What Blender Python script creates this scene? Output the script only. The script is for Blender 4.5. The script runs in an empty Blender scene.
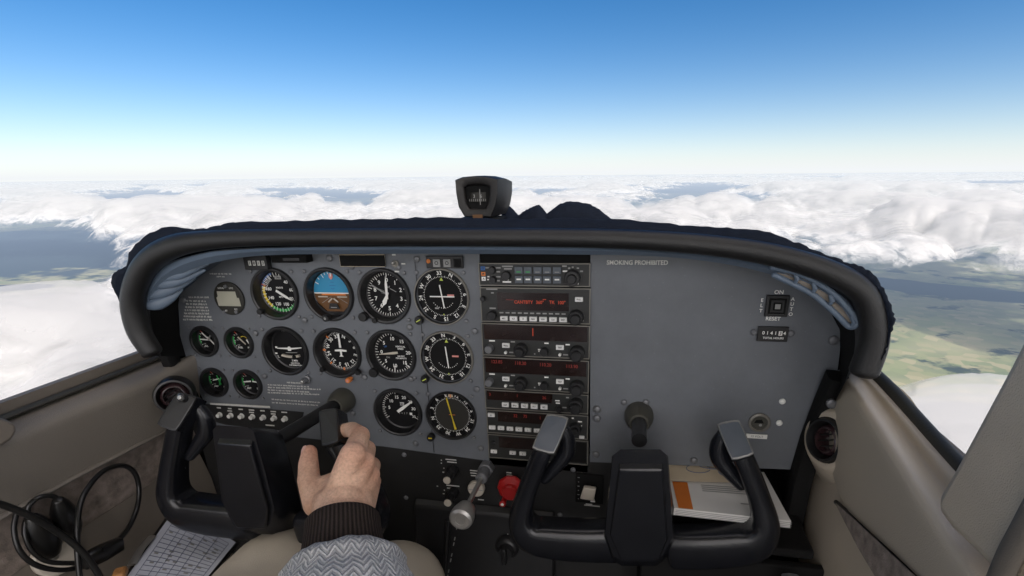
import bpy, math, random
import numpy as np
from mathutils import Vector, Matrix

random.seed(4)
S = bpy.context.scene
COL = S.collection
PI = math.pi

# ------------------------------------------------------------------ camera frame (measured from the panel's vanishing points)
F_PX, PU, PV = 529.0, 515.0, 366.0
_a = np.array([120, 194, -529.0]); _v = np.array([47, -1474, -529.0])
_Y = _a / np.linalg.norm(_a); _Z = -_v; _Z = _Z - _Z.dot(_Y) * _Y; _Z /= np.linalg.norm(_Z); _X = np.cross(_Y, _Z)
RC = np.array([_X, _Y, _Z])                      # camera -> world (aircraft axes: x right, y forward, z up, eye at origin)

def ray(u, v): return RC @ np.array([u - PU, -(v - PV), -F_PX])
def at(u, v, Y):
    d = ray(u, v); d = d * (Y / d[1]); return Vector(d)
def atx(u, v, X):
    d = ray(u, v); d = d * (X / d[0]); return Vector(d)
def atz(u, v, Z):
    d = ray(u, v); d = d * (Z / d[2]); return Vector(d)

PAN = 0.70                                        # the instrument panel stands 0.70 m ahead of the eye
TILT = 0.021                                      # the aircraft is banked a degree against the world outside

# ------------------------------------------------------------------ materials
MATS = {}
def mat(name, col, rough=0.5, metal=0.0, spec=0.5, noise=0.12, nscale=60.0, bump=0.0, bscale=400.0, emit=None, estr=0.0, coat=0.0, sss=0.0):
    m = bpy.data.materials.new(name); m.use_nodes = True
    nt = m.node_tree; b = nt.nodes['Principled BSDF']
    b.inputs['Roughness'].default_value = rough; b.inputs['Metallic'].default_value = metal
    b.inputs['Specular IOR Level'].default_value = spec; b.inputs['Coat Weight'].default_value = coat
    b.inputs['Coat Roughness'].default_value = 0.12
    tc = nt.nodes.new('ShaderNodeTexCoord')
    n = nt.nodes.new('ShaderNodeTexNoise'); n.inputs['Scale'].default_value = nscale; n.inputs['Detail'].default_value = 6
    nt.links.new(tc.outputs['Object'], n.inputs['Vector'])
    mx = nt.nodes.new('ShaderNodeMix'); mx.data_type = 'RGBA'
    c = list(col) + [1.0]
    mx.inputs[6].default_value = [x * (1 - noise) for x in c[:3]] + [1]
    mx.inputs[7].default_value = [min(1, x * (1 + noise)) for x in c[:3]] + [1]
    nt.links.new(n.outputs['Fac'], mx.inputs[0]); nt.links.new(mx.outputs[2], b.inputs['Base Color'])
    rr = nt.nodes.new('ShaderNodeMapRange'); rr.inputs[3].default_value = max(0, rough - 0.07); rr.inputs[4].default_value = min(1, rough + 0.07)
    nt.links.new(n.outputs['Fac'], rr.inputs[0]); nt.links.new(rr.outputs[0], b.inputs['Roughness'])
    if bump:
        n2 = nt.nodes.new('ShaderNodeTexNoise'); n2.inputs['Scale'].default_value = bscale; n2.inputs['Detail'].default_value = 3
        nt.links.new(tc.outputs['Object'], n2.inputs['Vector'])
        bp = nt.nodes.new('ShaderNodeBump'); bp.inputs['Strength'].default_value = bump; bp.inputs['Distance'].default_value = 0.001
        nt.links.new(n2.outputs['Fac'], bp.inputs['Height']); nt.links.new(bp.outputs['Normal'], b.inputs['Normal'])
    if emit:
        b.inputs['Emission Color'].default_value = list(emit) + [1]; b.inputs['Emission Strength'].default_value = estr
    if sss:
        b.inputs['Subsurface Weight'].default_value = sss; b.inputs['Subsurface Radius'].default_value = (0.01, 0.004, 0.002); b.inputs['Subsurface Scale'].default_value = 0.4
    MATS[name] = m
    return m

PANEL = mat('grey_panel_paint', (0.142, 0.154, 0.171), 0.5, noise=0.24, nscale=7, bump=0.25, bscale=900)
def _wear(m, lo, hi, scale):
    nt = m.node_tree; b = nt.nodes['Principled BSDF']; src = b.inputs['Base Color'].links[0].from_socket
    tc = nt.nodes.new('ShaderNodeTexCoord'); n = nt.nodes.new('ShaderNodeTexNoise'); n.inputs['Scale'].default_value = scale; n.inputs['Detail'].default_value = 9; n.inputs['Roughness'].default_value = .72
    nt.links.new(tc.outputs['Object'], n.inputs['Vector'])
    r = nt.nodes.new('ShaderNodeMapRange'); r.inputs[1].default_value = .36; r.inputs[2].default_value = .66; r.inputs[3].default_value = lo; r.inputs[4].default_value = hi; nt.links.new(n.outputs['Fac'], r.inputs[0])
    v = nt.nodes.new('ShaderNodeTexVoronoi'); v.inputs['Scale'].default_value = 95; nt.links.new(tc.outputs['Object'], v.inputs['Vector'])
    sp = nt.nodes.new('ShaderNodeMapRange'); sp.inputs[1].default_value = .05; sp.inputs[2].default_value = .09; sp.inputs[3].default_value = 1.25; sp.inputs[4].default_value = 1; nt.links.new(v.outputs['Distance'], sp.inputs[0])
    mu = nt.nodes.new('ShaderNodeMath'); mu.operation = 'MULTIPLY'; nt.links.new(r.outputs[0], mu.inputs[0]); nt.links.new(sp.outputs[0], mu.inputs[1])
    mx = nt.nodes.new('ShaderNodeMix'); mx.data_type = 'RGBA'; mx.blend_type = 'MULTIPLY'; mx.inputs[0].default_value = 1
    nt.links.new(src, mx.inputs[6]); nt.links.new(mu.outputs[0], mx.inputs[7]); nt.links.new(mx.outputs[2], b.inputs['Base Color'])
_wear(PANEL, .88, 1.08, 9)
BLACK = mat('black_plastic', (0.012, 0.012, 0.013), 0.42, noise=0.2, bump=0.1)
SATIN = mat('satin_black', (0.016, 0.016, 0.017), 0.35, noise=0.2)
MATTE = mat('matte_black', (0.008, 0.008, 0.008), 0.8, noise=0.3, spec=0.2)
SUBP = mat('black_subpanel_paint', (0.014, 0.014, 0.014), 0.5, noise=0.25, nscale=30, bump=0.3, bscale=700)
FACE = mat('radio_face', (0.019, 0.020, 0.019), 0.5, noise=0.15)
DIAL = mat('dial_black', (0.004, 0.004, 0.005), 0.6, noise=0.2, coat=0.03, spec=0.25)
DIAL2 = mat('dial_dark_grey', (0.022, 0.021, 0.017), 0.6, noise=0.1)
WHITE = mat('white_marking', (0.86, 0.86, 0.82), 0.6, noise=0.05)
GREYM = mat('grey_marking', (0.30, 0.30, 0.29), 0.6, noise=0.1)
DIMW = mat('worn_placard_print', (0.66, 0.66, 0.62), 0.6, noise=0.35, nscale=500)
GREEN = mat('green_marking', (0.03, 0.42, 0.08), 0.6, noise=0.1)
YELLOW = mat('yellow_marking', (0.72, 0.55, 0.03), 0.6, noise=0.1)
LIME = mat('lime_marking', (0.55, 0.65, 0.10), 0.6, noise=0.1)
RED = mat('red_marking', (0.6, 0.07, 0.03), 0.6, noise=0.1)
PINK = mat('pink_marking', (0.70, 0.28, 0.24), 0.6, noise=0.1)
ORANGE = mat('orange_paint', (0.72, 0.22, 0.05), 0.5, noise=0.2)
BLUE = mat('blue_marking', (0.03, 0.12, 0.35), 0.6, noise=0.1)
SKYB = mat('horizon_sky_blue', (0.03, 0.28, 0.50), 0.5, noise=0.05)
EARTH = mat('horizon_earth_brown', (0.15, 0.065, 0.018), 0.5, noise=0.25, nscale=120)
CREAM = mat('cream_plastic', (0.55, 0.50, 0.42), 0.5, noise=0.08)
TRIMRIM = mat('worn_bezel_edge', (0.21, 0.20, 0.175), 0.45, metal=0.3, noise=0.3)
CHROME = mat('brushed_steel', (0.52, 0.51, 0.48), 0.32, metal=0.85, noise=0.15)
CAPRIM = mat('worn_silver_rim', (0.17, 0.17, 0.165), 0.4, metal=0.5, noise=0.35, nscale=150)
SCREW = mat('grey_screw', (0.17, 0.175, 0.185), 0.42, metal=0.25, noise=0.2)
LCD = mat('lcd_glass', (0.42, 0.41, 0.33), 0.3, noise=0.08)
DISP = mat('red_display_glass', (0.012, 0.004, 0.003), 0.25, noise=0.2, coat=0.2)
SEG = mat('lit_segments', (0.2, 0.025, 0.012), 0.5, emit=(1.0, 0.11, 0.03), estr=0.20)
SEGD = mat('dim_segments', (0.12, 0.012, 0.008), 0.5, emit=(1.0, 0.06, 0.03), estr=0.055)
BTN = mat('white_button', (0.78, 0.78, 0.76), 0.45, noise=0.06)
BTNG = mat('grey_lamp_button', (0.085, 0.10, 0.12), 0.4, noise=0.1)
YOKE = mat('yoke_black', (0.0085, 0.0092, 0.012), 0.24, noise=0.25, nscale=40, bump=0.18, bscale=500)
YCAP = mat('yoke_switch_face', (0.062, 0.074, 0.092), 0.3, noise=0.2)
OLIVE = mat('olive_plastic', (0.060, 0.058, 0.047), 0.45, noise=0.2)
ROLL = mat('padded_vinyl', (0.0105, 0.0105, 0.011), 0.38, noise=0.2, nscale=25, bump=0.5, bscale=1200)
LINING = mat('blue_grey_trim', (0.115, 0.155, 0.21), 0.45, noise=0.2, nscale=20)
LINING2 = mat('dark_blue_trim', (0.030, 0.044, 0.066), 0.5, noise=0.2, nscale=20)
CLOTH = mat('navy_fabric', (0.010, 0.014, 0.024), 0.9, spec=0.15, noise=0.4, nscale=90, bump=0.9, bscale=500)
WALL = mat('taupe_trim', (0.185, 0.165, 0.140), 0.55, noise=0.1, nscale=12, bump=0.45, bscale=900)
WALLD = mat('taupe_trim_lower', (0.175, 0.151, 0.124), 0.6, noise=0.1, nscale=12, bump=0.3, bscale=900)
PILLAR = mat('lit_taupe_post_trim', (0.57, 0.485, 0.375), 0.6, noise=0.14, nscale=30, bump=0.7, bscale=800)  # right post's taupe, its window light put into the paler colour
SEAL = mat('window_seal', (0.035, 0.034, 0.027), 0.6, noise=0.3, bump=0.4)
WALLR = mat('lit_taupe_trim', (0.49, 0.425, 0.338), 0.5, noise=0.1, nscale=12, bump=0.45, bscale=900)  # right wall's taupe, lightened for the window light falling on it
POCKET = mat('spotted_fabric', (0.26, 0.215, 0.185), 0.9, noise=0.9, nscale=75, bump=0.8, bscale=500)
FLOOR = mat('dark_carpet', (0.02, 0.02, 0.021), 0.95, noise=0.4, nscale=90, bump=0.8)
SILVER = mat('silver_knob', (0.40, 0.39, 0.37), 0.38, metal=0.65, noise=0.2, nscale=90)
REDK = mat('red_knob', (0.42, 0.012, 0.012), 0.35, noise=0.15)
PAPER = mat('white_paper', (0.74, 0.73, 0.70), 0.8, noise=0.05, nscale=20)
PAPERB = mat('form_paper', (0.50, 0.53, 0.60), 0.8, noise=0.06, nscale=20)
PLINE = mat('form_print', (0.16, 0.18, 0.25), 0.8, noise=0.2)
OLDP = mat('aged_paper', (0.55, 0.46, 0.33), 0.8, noise=0.15, nscale=30)
WRAP = mat('wrapper_foil', (0.42, 0.20, 0.07), 0.4, noise=0.7, nscale=180, bump=1.0, bscale=300)
TABO = mat('orange_tab', (0.62, 0.17, 0.02), 0.6, noise=0.1)
VENTI = mat('vent_lens', (0.035, 0.018, 0.020), 0.18, noise=0.2, coat=0.5)
CABLE = mat('cable_rubber', (0.010, 0.010, 0.010), 0.3, noise=0.2)
SHADE_ROOFM = mat('shade_roof_lining', (0.62, 0.58, 0.52), 0.9, noise=0.1)
COMPM = mat('compass_case', (0.0095, 0.0080, 0.0078), 0.5, noise=0.2, bump=0.3)
NAIL = mat('fingernail', (0.60, 0.36, 0.29), 0.3, noise=0.05)
TROUS = mat('beige_cotton', (0.50, 0.45, 0.37), 0.9, spec=0.2, noise=0.1, nscale=18, bump=0.7, bscale=900)

# skin: reddish patches + fine creases + hairs-like mottling
SKIN = mat('skin', (0.52, 0.275, 0.19), 0.60, noise=0.1, sss=0.06)
def _skin():
    nt = SKIN.node_tree; b = nt.nodes['Principled BSDF']
    tc = nt.nodes.new('ShaderNodeTexCoord')
    n1 = nt.nodes.new('ShaderNodeTexNoise'); n1.inputs['Scale'].default_value = 30; n1.inputs['Detail'].default_value = 4
    n2 = nt.nodes.new('ShaderNodeTexNoise'); n2.inputs['Scale'].default_value = 380; n2.inputs['Detail'].default_value = 2
    at_ = nt.nodes.new('ShaderNodeAttribute'); at_.attribute_name = 'tint'
    nt.links.new(tc.outputs['Object'], n1.inputs['Vector']); nt.links.new(tc.outputs['Object'], n2.inputs['Vector'])
    r1 = nt.nodes.new('ShaderNodeValToRGB')
    r1.color_ramp.elements[0].position = 0.33; r1.color_ramp.elements[0].color = (0.47, 0.270, 0.175, 1)
    r1.color_ramp.elements[1].position = 0.68; r1.color_ramp.elements[1].color = (0.66, 0.425, 0.30, 1)
    nt.links.new(n1.outputs['Fac'], r1.inputs['Fac'])
    m1 = nt.nodes.new('ShaderNodeMix'); m1.data_type = 'RGBA'; m1.inputs[7].default_value = (0.60, 0.20, 0.14, 1)
    nt.links.new(at_.outputs['Fac'], m1.inputs[0]); nt.links.new(r1.outputs['Color'], m1.inputs[6])
    r2 = nt.nodes.new('ShaderNodeMapRange'); r2.inputs[1].default_value = 0.35; r2.inputs[2].default_value = 0.6; r2.inputs[3].default_value = 0.85; r2.inputs[4].default_value = 1.04
    nt.links.new(n2.outputs['Fac'], r2.inputs[0])
    m2 = nt.nodes.new('ShaderNodeMix'); m2.data_type = 'RGBA'; m2.blend_type = 'MULTIPLY'; m2.inputs[0].default_value = 1
    nt.links.new(m1.outputs[2], m2.inputs[6]); nt.links.new(r2.outputs[0], m2.inputs[7])
    nt.links.new(m2.outputs[2], b.inputs['Base Color'])
    # creases: stretched voronoi + noise
    mp = nt.nodes.new('ShaderNodeMapping'); mp.inputs['Scale'].default_value = (140, 140, 420); mp.inputs['Rotation'].default_value = (0.3, 0.4, 0)
    vo = nt.nodes.new('ShaderNodeTexNoise'); vo.inputs['Scale'].default_value = 1.0; vo.inputs['Detail'].default_value = 5
    nt.links.new(tc.outputs['Object'], mp.inputs['Vector']); nt.links.new(mp.outputs['Vector'], vo.inputs['Vector'])
    bp = nt.nodes.new('ShaderNodeBump'); bp.inputs['Strength'].default_value = 0.75; bp.inputs['Distance'].default_value = 0.0017
    nt.links.new(vo.outputs['Fac'], bp.inputs['Height']); nt.links.new(bp.outputs['Normal'], b.inputs['Normal'])
_skin()

def suv_material(name, base, build, rough=0.85, bumpd=0.0015, bumps=0.8):
    """material driven by the mesh's own lengthwise / crosswise coordinate (attribute suv, metres)"""
    m = mat(name, base, rough, spec=0.15, noise=0.15, nscale=120)
    nt = m.node_tree; b = nt.nodes['Principled BSDF']
    a = nt.nodes.new('ShaderNodeAttribute'); a.attribute_name = 'suv'
    sp = nt.nodes.new('ShaderNodeSeparateXYZ'); nt.links.new(a.outputs['Vector'], sp.inputs[0])
    def mth(op, x, y=None):
        n = nt.nodes.new('ShaderNodeMath'); n.operation = op
        for i, q in enumerate((x, y)):
            if q is None: continue
            if isinstance(q, (int, float)): n.inputs[i].default_value = q
            else: nt.links.new(q, n.inputs[i])
        return n.outputs[0]
    fac, c0, c1 = build(sp.outputs[0], sp.outputs[1], mth, nt)
    mx = nt.nodes.new('ShaderNodeMix'); mx.data_type = 'RGBA'; mx.inputs[6].default_value = c0 + (1,); mx.inputs[7].default_value = c1 + (1,)
    nt.links.new(fac, mx.inputs[0])
    tc = nt.nodes.new('ShaderNodeTexCoord'); nz = nt.nodes.new('ShaderNodeTexNoise'); nz.inputs['Scale'].default_value = 700; nz.inputs['Detail'].default_value = 3
    nt.links.new(tc.outputs['Object'], nz.inputs['Vector'])
    r2 = nt.nodes.new('ShaderNodeMapRange'); r2.inputs[3].default_value = 0.6; r2.inputs[4].default_value = 1.35
    nt.links.new(nz.outputs['Fac'], r2.inputs[0])
    m2 = nt.nodes.new('ShaderNodeMix'); m2.data_type = 'RGBA'; m2.blend_type = 'MULTIPLY'; m2.inputs[0].default_value = 1
    nt.links.new(mx.outputs[2], m2.inputs[6]); nt.links.new(r2.outputs[0], m2.inputs[7]); nt.links.new(m2.outputs[2], b.inputs['Base Color'])
    ad = mth('ADD', fac, mth('MULTIPLY', nz.outputs['Fac'], 0.6))
    bp = nt.nodes.new('ShaderNodeBump'); bp.inputs['Strength'].default_value = bumps; bp.inputs['Distance'].default_value = bumpd
    nt.links.new(ad, bp.inputs['Height']); nt.links.new(bp.outputs['Normal'], b.inputs['Normal'])
    return m

def _ribs(u, v, mth, nt):
    s = mth('SINE', mth('MULTIPLY', u, 2 * PI / 0.0042))
    return mth('ADD', mth('MULTIPLY', s, 0.5), 0.5), (0.014, 0.0105, 0.009), (0.046, 0.034, 0.029)
CUFF = suv_material('ribbed_knit', (0.03, 0.024, 0.022), _ribs)
def _herring(u, v, mth, nt):
    n = nt.nodes.new('ShaderNodeTexNoise'); n.inputs['Scale'].default_value = 30
    tri = mth('PINGPONG', mth('ADD', u, 1.0), 0.0095)
    w = mth('ADD', v, mth('MULTIPLY', tri, 0.95))
    w = mth('ADD', w, mth('MULTIPLY', n.outputs['Fac'], 0.006))
    s = mth('SINE', mth('MULTIPLY', w, 2 * PI / 0.0062))
    f = mth('ADD', mth('MULTIPLY', s, 0.8), 0.5)
    c = nt.nodes.new('ShaderNodeClamp'); nt.links.new(f, c.inputs[0])
    return c.outputs[0], (0.44, 0.445, 0.455), (0.72, 0.715, 0.71)
SLEEVE = suv_material('herringbone_fleece', (0.4, 0.42, 0.45), _herring, bumps=1.0, bumpd=0.002)

# ------------------------------------------------------------------ mesh builder
def catmull(P, n):
    P = [tuple(p) for p in P]; out = []
    for i in range(len(P) - 1):
        p0 = P[max(i - 1, 0)]; p1 = P[i]; p2 = P[i + 1]; p3 = P[min(i + 2, len(P) - 1)]
        for k in range(n):
            t = k / n
            out.append(tuple(0.5 * ((2 * b) + (-a + c) * t + (2 * a - 5 * b + 4 * c - d) * t * t + (-a + 3 * b - 3 * c + d) * t ** 3) for a, b, c, d in zip(p0, p1, p2, p3)))
    out.append(P[-1]); return out

_TXT = {}
def text_geo(s):
    if s not in _TXT:
        cu = bpy.data.curves.new('t', 'FONT'); cu.body = s; cu.size = 1.0; cu.align_x = 'CENTER'; cu.align_y = 'CENTER'; cu.resolution_u = 3; cu.offset = .022
        o = bpy.data.objects.new('t', cu); me = o.to_mesh()
        _TXT[s] = ([tuple(v.co) for v in me.vertices], [tuple(p.vertices) for p in me.polygons])
        o.to_mesh_clear(); bpy.data.objects.remove(o); bpy.data.curves.remove(cu)
    return _TXT[s]

class MB:
    def __init__(s): s.v = []; s.f = []; s.m = []; s.uv = {}; s.M = Matrix.Identity(4); s.mats = []
    def mi(s, m):
        if m not in s.mats: s.mats.append(m)
        return s.mats.index(m)
    def add(s, vs, fs, m):
        b = len(s.v); k = s.mi(m)
        s.v += [tuple(s.M @ Vector(p)) for p in vs]
        for f in fs: s.f.append(tuple(i + b for i in f)); s.m.append(k)
        return b
    def box(s, c, d, m):
        x, y, z = c; a, b, e = d[0] / 2, d[1] / 2, d[2] / 2
        s.add([(x + i * a, y + j * b, z + k * e) for i in (-1, 1) for j in (-1, 1) for k in (-1, 1)],
              [(0, 1, 3, 2), (4, 6, 7, 5), (0, 4, 5, 1), (2, 3, 7, 6), (0, 2, 6, 4), (1, 5, 7, 3)], m)
    def quad(s, a, b, c, d, m): s.add([a, b, c, d], [(0, 1, 2, 3)], m)
    def rect(s, x, y, w, h, z, m): s.quad((x - w / 2, y - h / 2, z), (x + w / 2, y - h / 2, z), (x + w / 2, y + h / 2, z), (x - w / 2, y + h / 2, z), m)
    def prism(s, pts, z0, z1, m):
        n = len(pts)
        s.add([(p[0], p[1], z0) for p in pts] + [(p[0], p[1], z1) for p in pts],
              [tuple(range(n - 1, -1, -1)), tuple(range(n, 2 * n))] + [(i, (i + 1) % n, n + (i + 1) % n, n + i) for i in range(n)], m)
    def loft(s, rows, m, closed=False, suv=None):
        R, n = len(rows), len(rows[0]); fs = []
        for i in range(R - 1):
            for j in range(n if closed else n - 1):
                k = (j + 1) % n
                fs.append((i * n + j, i * n + k, (i + 1) * n + k, (i + 1) * n + j))
        b = s.add([p for r in rows for p in r], fs, m)
        if suv:
            for i in range(R):
                for j in range(n): s.uv[b + i * n + j] = suv[i][j]
    def lathe(s, prof, m, c=(0, 0, 0), n=32, cap0=False, cap1=True):
        rows = [[(c[0] + r * math.cos(2 * PI * k / n), c[1] + r * math.sin(2 * PI * k / n), c[2] + z) for k in range(n)] for r, z in prof]
        s.loft(rows, m, True)
        if cap1: s.add(rows[-1], [tuple(range(n))], m)
        if cap0: s.add(rows[0], [tuple(range(n - 1, -1, -1))], m)
    def disc(s, c, r, m, n=40): s.add([(c[0] + r * math.cos(2 * PI * k / n), c[1] + r * math.sin(2 * PI * k / n), c[2]) for k in range(n)], [tuple(range(n))], m)
    def text(s, t, size, x, y, z, m, rot=0.0, sx=1.0):
        vs, fs = text_geo(t); c, q = math.cos(rot), math.sin(rot)
        s.add([(x + (c * a * sx - q * b) * size, y + (q * a * sx + c * b) * size, z) for a, b, _ in vs], fs, m)
    def sweep(s, pts, rad, m, n=20, sq=2.0, up=None, cap=True, round_end=0, with_uv=False):
        """tube along pts; rad: list of (a,b) half widths; sq superellipse power"""
        P = [Vector(p) for p in pts]; N = len(P); rad = [(r, r) if isinstance(r, (int, float)) else r for r in rad]
        T = [(P[min(i + 1, N - 1)] - P[max(i - 1, 0)]).normalized() for i in range(N)]
        ref = Vector(up) if up else (Vector((0, 0, 1)) if abs(T[0].z) < 0.9 else Vector((0, 1, 0)))
        U = (ref - T[0] * ref.dot(T[0])).normalized(); rows = []; uv = []; L = 0
        for i in range(N):
            if i:
                L += (P[i] - P[i - 1]).length
                U = (U - T[i] * U.dot(T[i])).normalized()
            V = T[i].cross(U); a, b = rad[i]; row = []; ur = []
            for k in range(n):
                t = 2 * PI * k / n; ph = t + (PI if with_uv else 0); c, q = math.cos(ph), math.sin(ph)
                c = math.copysign(abs(c) ** (2 / sq), c); q = math.copysign(abs(q) ** (2 / sq), q)
                row.append(tuple(P[i] + U * (a * c) + V * (b * q))); ur.append((t * (rad[-1][0] + rad[-1][1]) / 2 if with_uv else 0, L))
            rows.append(row); uv.append(ur)
        if round_end:
            for end in (0, 1):
                i = -1 if end else 0; base = rows[i]; c = P[i]; t = T[i] * (1 if end else -1); r = min(rad[i])
                ex = []; eu = []
                for k in range(1, 5):
                    a = k / 4 * PI / 2 * 0.97
                    ex.append([tuple(c + (Vector(p) - c) * math.cos(a) + t * (r * round_end * math.sin(a))) for p in base]); eu.append(uv[i])
                if end: rows += ex; uv += eu
                else: rows = ex[::-1] + rows; uv = eu[::-1] + uv
        s.loft(rows, m, True, uv if with_uv else None)
        if cap:
            s.add(rows[0], [tuple(range(n - 1, -1, -1))], m); s.add(rows[-1], [tuple(range(n))], m)
    def build(s, name, parent=None, smooth=True, angle=38, bevel=0, subd=0, segs=2):
        me = bpy.data.meshes.new(name)
        off = Vector((0, 0, 0)); q = parent
        while q is not None: off += q.location; q = q.parent
        me.from_pydata([tuple(Vector(p) - off) for p in s.v], [], s.f)
        for m in s.mats: me.materials.append(m)
        me.polygons.foreach_set('material_index', s.m)
        if s.uv:
            a = me.attributes.new('suv', 'FLOAT_VECTOR', 'POINT')
            buf = np.zeros((len(s.v), 3), np.float32)
            for k, w in s.uv.items(): buf[k, :2] = w
            a.data.foreach_set('vector', buf.ravel())
        if smooth:
            me.polygons.foreach_set('use_smooth', [True] * len(me.polygons))
            me.set_sharp_from_angle(angle=math.radians(angle))
        me.update()
        o = bpy.data.objects.new(name, me); COL.objects.link(o)
        if parent: o.parent = parent
        if bevel:
            b = o.modifiers.new('b', 'BEVEL'); b.width = bevel; b.segments = segs; b.limit_method = 'ANGLE'; b.angle_limit = math.radians(30); b.harden_normals = False
        if subd:
            b = o.modifiers.new('s', 'SUBSURF'); b.levels = subd; b.render_levels = subd
        return o

def tag(o, label, cat, group=None, kind=None):
    o['label'] = label; o['category'] = cat
    if group: o['group'] = group
    if kind: o['kind'] = kind
    return o
def thing(name, label, cat, loc, group=None):
    o = bpy.data.objects.new(name, None); COL.objects.link(o); o.location = loc; o.empty_display_size = 0.02
    return tag(o, label, cat, group)
def structure(o, kind='structure'): o['kind'] = kind; return o

# frame of things on the panel: local x = right, y = up, z = towards the pilot
GF = Matrix(((1, 0, 0, 0), (0, 0, -1, 0), (0, 1, 0, 0), (0, 0, 0, 1)))
def gmb(p):
    mb = MB(); mb.M = Matrix.Translation(Vector(p)) @ GF; return mb
def q(u, v, w=0.0):
    """panel coordinates (x, z) of the point seen at u,v on the plane w in front of the panel"""
    p = at(u, v, PAN - w); return p.x, p.z

# ================================================================== INSTRUMENT PANEL
GAUGES = [  # name, u, v, big?
    ('asi', 274, 294.4), ('ai', 328, 294.9), ('alt', 383.6, 296.7), ('cdi1', 441.2, 297.3),
    ('tc', 284.6, 351.5), ('hi', 336.6, 353.6), ('vsi', 390.5, 355.7), ('cdi2', 446.3, 358.3),
    ('tach', 397.4, 412.9), ('adf', 450.8, 416.5), ('e1', 203.6, 341.8), ('e2', 238.2, 343.1), ('e3', 213.7, 382.8), ('e4', 247.3, 384.8), ('chron', 229, 298.5)]
RB, RS, RCH = 0.0405, 0.0262, 0.0262
GP = {}
for n_, u_, v_ in GAUGES:
    p = at(u_, v_, PAN - 0.003); GP[n_] = Vector((p.x, PAN, p.z))

panel = thing('instrument_panel', 'grey aircraft instrument panel holding the dials, radios and placards', 'instrument panel', (-0.225, PAN, -0.39))

def sheet(outline, holes, name, extra=None):
    cu = bpy.data.curves.new('c', 'CURVE'); cu.dimensions = '2D'; cu.fill_mode = 'BOTH'; cu.extrude = 0.0015
    def sp(pts):
        s = cu.splines.new('POLY'); s.points.add(len(pts) - 1); s.use_cyclic_u = True
        for i, p in enumerate(pts): s.points[i].co = (p[0], p[1], 0, 1)
    sp(outline)
    for c, r in holes: sp([(c[0] + r * math.cos(2 * PI * k / 48), c[1] + r * math.sin(2 * PI * k / 48)) for k in range(48)])
    o = bpy.data.objects.new('c', cu); me = o.to_mesh()
    mb = gmb((0, PAN + 0.0015, 0))
    mb.add([tuple(v.co) for v in me.vertices], [tuple(p.vertices) for p in me.polygons], PANEL)
    o.to_mesh_clear(); bpy.data.objects.remove(o); bpy.data.curves.remove(cu)
    if extra: extra(mb)
    return mb.build(name, panel, angle=30)

def dome(mb, x, z, r, h=None, w=0.0015, m=SCREW):
    h = h or r * 0.55
    mb.lathe([(r, w - 0.0005), (r * 0.97, w + h * 0.3), (r * 0.8, w + h * 0.7), (r * 0.45, w + h * 0.95), (r * 0.1, w + h)], m, (x, z, 0), 14)

def left_extra(mb):
    mb.M = Matrix.Translation((0, PAN, 0)) @ GF
    for n_ in ('ai', 'alt', 'cdi1', 'tc', 'hi', 'vsi', 'cdi2', 'tach', 'adf', 'asi'):
        c = GP[n_]
        for sx in (-1, 1):
            for sy in (-1, 1): dome(mb, c.x + sx * 0.0345, c.z + sy * 0.0345, 0.0030)
    for n_ in ('e1', 'e2', 'e3', 'e4'):
        c = GP[n_]
        for sx in (-1, 1):
            for sy in (-1, 1): dome(mb, c.x + sx * 0.0235, c.z + sy * 0.0235, 0.0023)
    for u, v in ((184, 300), (305, 320), (365, 377), (256, 333), (265, 376), (410, 327), (411, 379), (353, 413), (475, 331), (477, 389), (481, 448), (416, 443), (417, 259), (330, 258), (352, 266), (398, 267)):
        x, z = q(u, v); dome(mb, x, z, 0.0048)
    # seams between the sub-panels
    for (a, b) in (((415, 258), (434.5, 452)),):
        xa, za = q(*a); xb, zb = q(*b)
        mb.quad((xa - .0006, za, .0019), (xb - .0006, zb, .0019), (xb + .0006, zb, .0019), (xa + .0006, za, .0019), BLACK)

def poly(L): return [q(*p) for p in L]
left_out = poly([(178, 300), (187, 281), (212, 264), (250, 252), (330, 248), (479, 248), (489, 461), (384, 446.5), (300, 437.5), (212, 425), (204, 402), (190, 372), (180, 335)])
sheet(left_out, [((GP[n].x, GP[n].z), RB - .003) for n in ('asi', 'ai', 'alt', 'cdi1', 'tc', 'hi', 'vsi', 'cdi2', 'tach', 'adf')] + [((GP[n].x, GP[n].z), RS - .002) for n in ('e1', 'e2', 'e3', 'e4')], 'dial_panel', left_extra)
def right_extra(mb):
    mb.M = Matrix.Translation((0, PAN, 0)) @ GF
    for u, v, r in ((597, 409, .0058), (597, 418, .0058), (596, 454, .0055), (624, 402, .0045), (646, 402, .0045), (694, 460, .005), (833, 340, .0062), (840, 372, .004)):
        x, z = q(u, v); dome(mb, x, z, r)
    for u, v in ((782, 401), (779, 422.5)):
        x, z = q(u, v); dome(mb, x, z, .0042, m=WHITE)
right_out = poly([(590.5, 250), (660, 252), (730, 258), (790, 280), (826, 304), (840, 330), (840, 350), (834, 400), (803, 470), (700, 466), (590, 462)])
sheet(right_out, [], 'blank_panel', right_extra)

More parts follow.
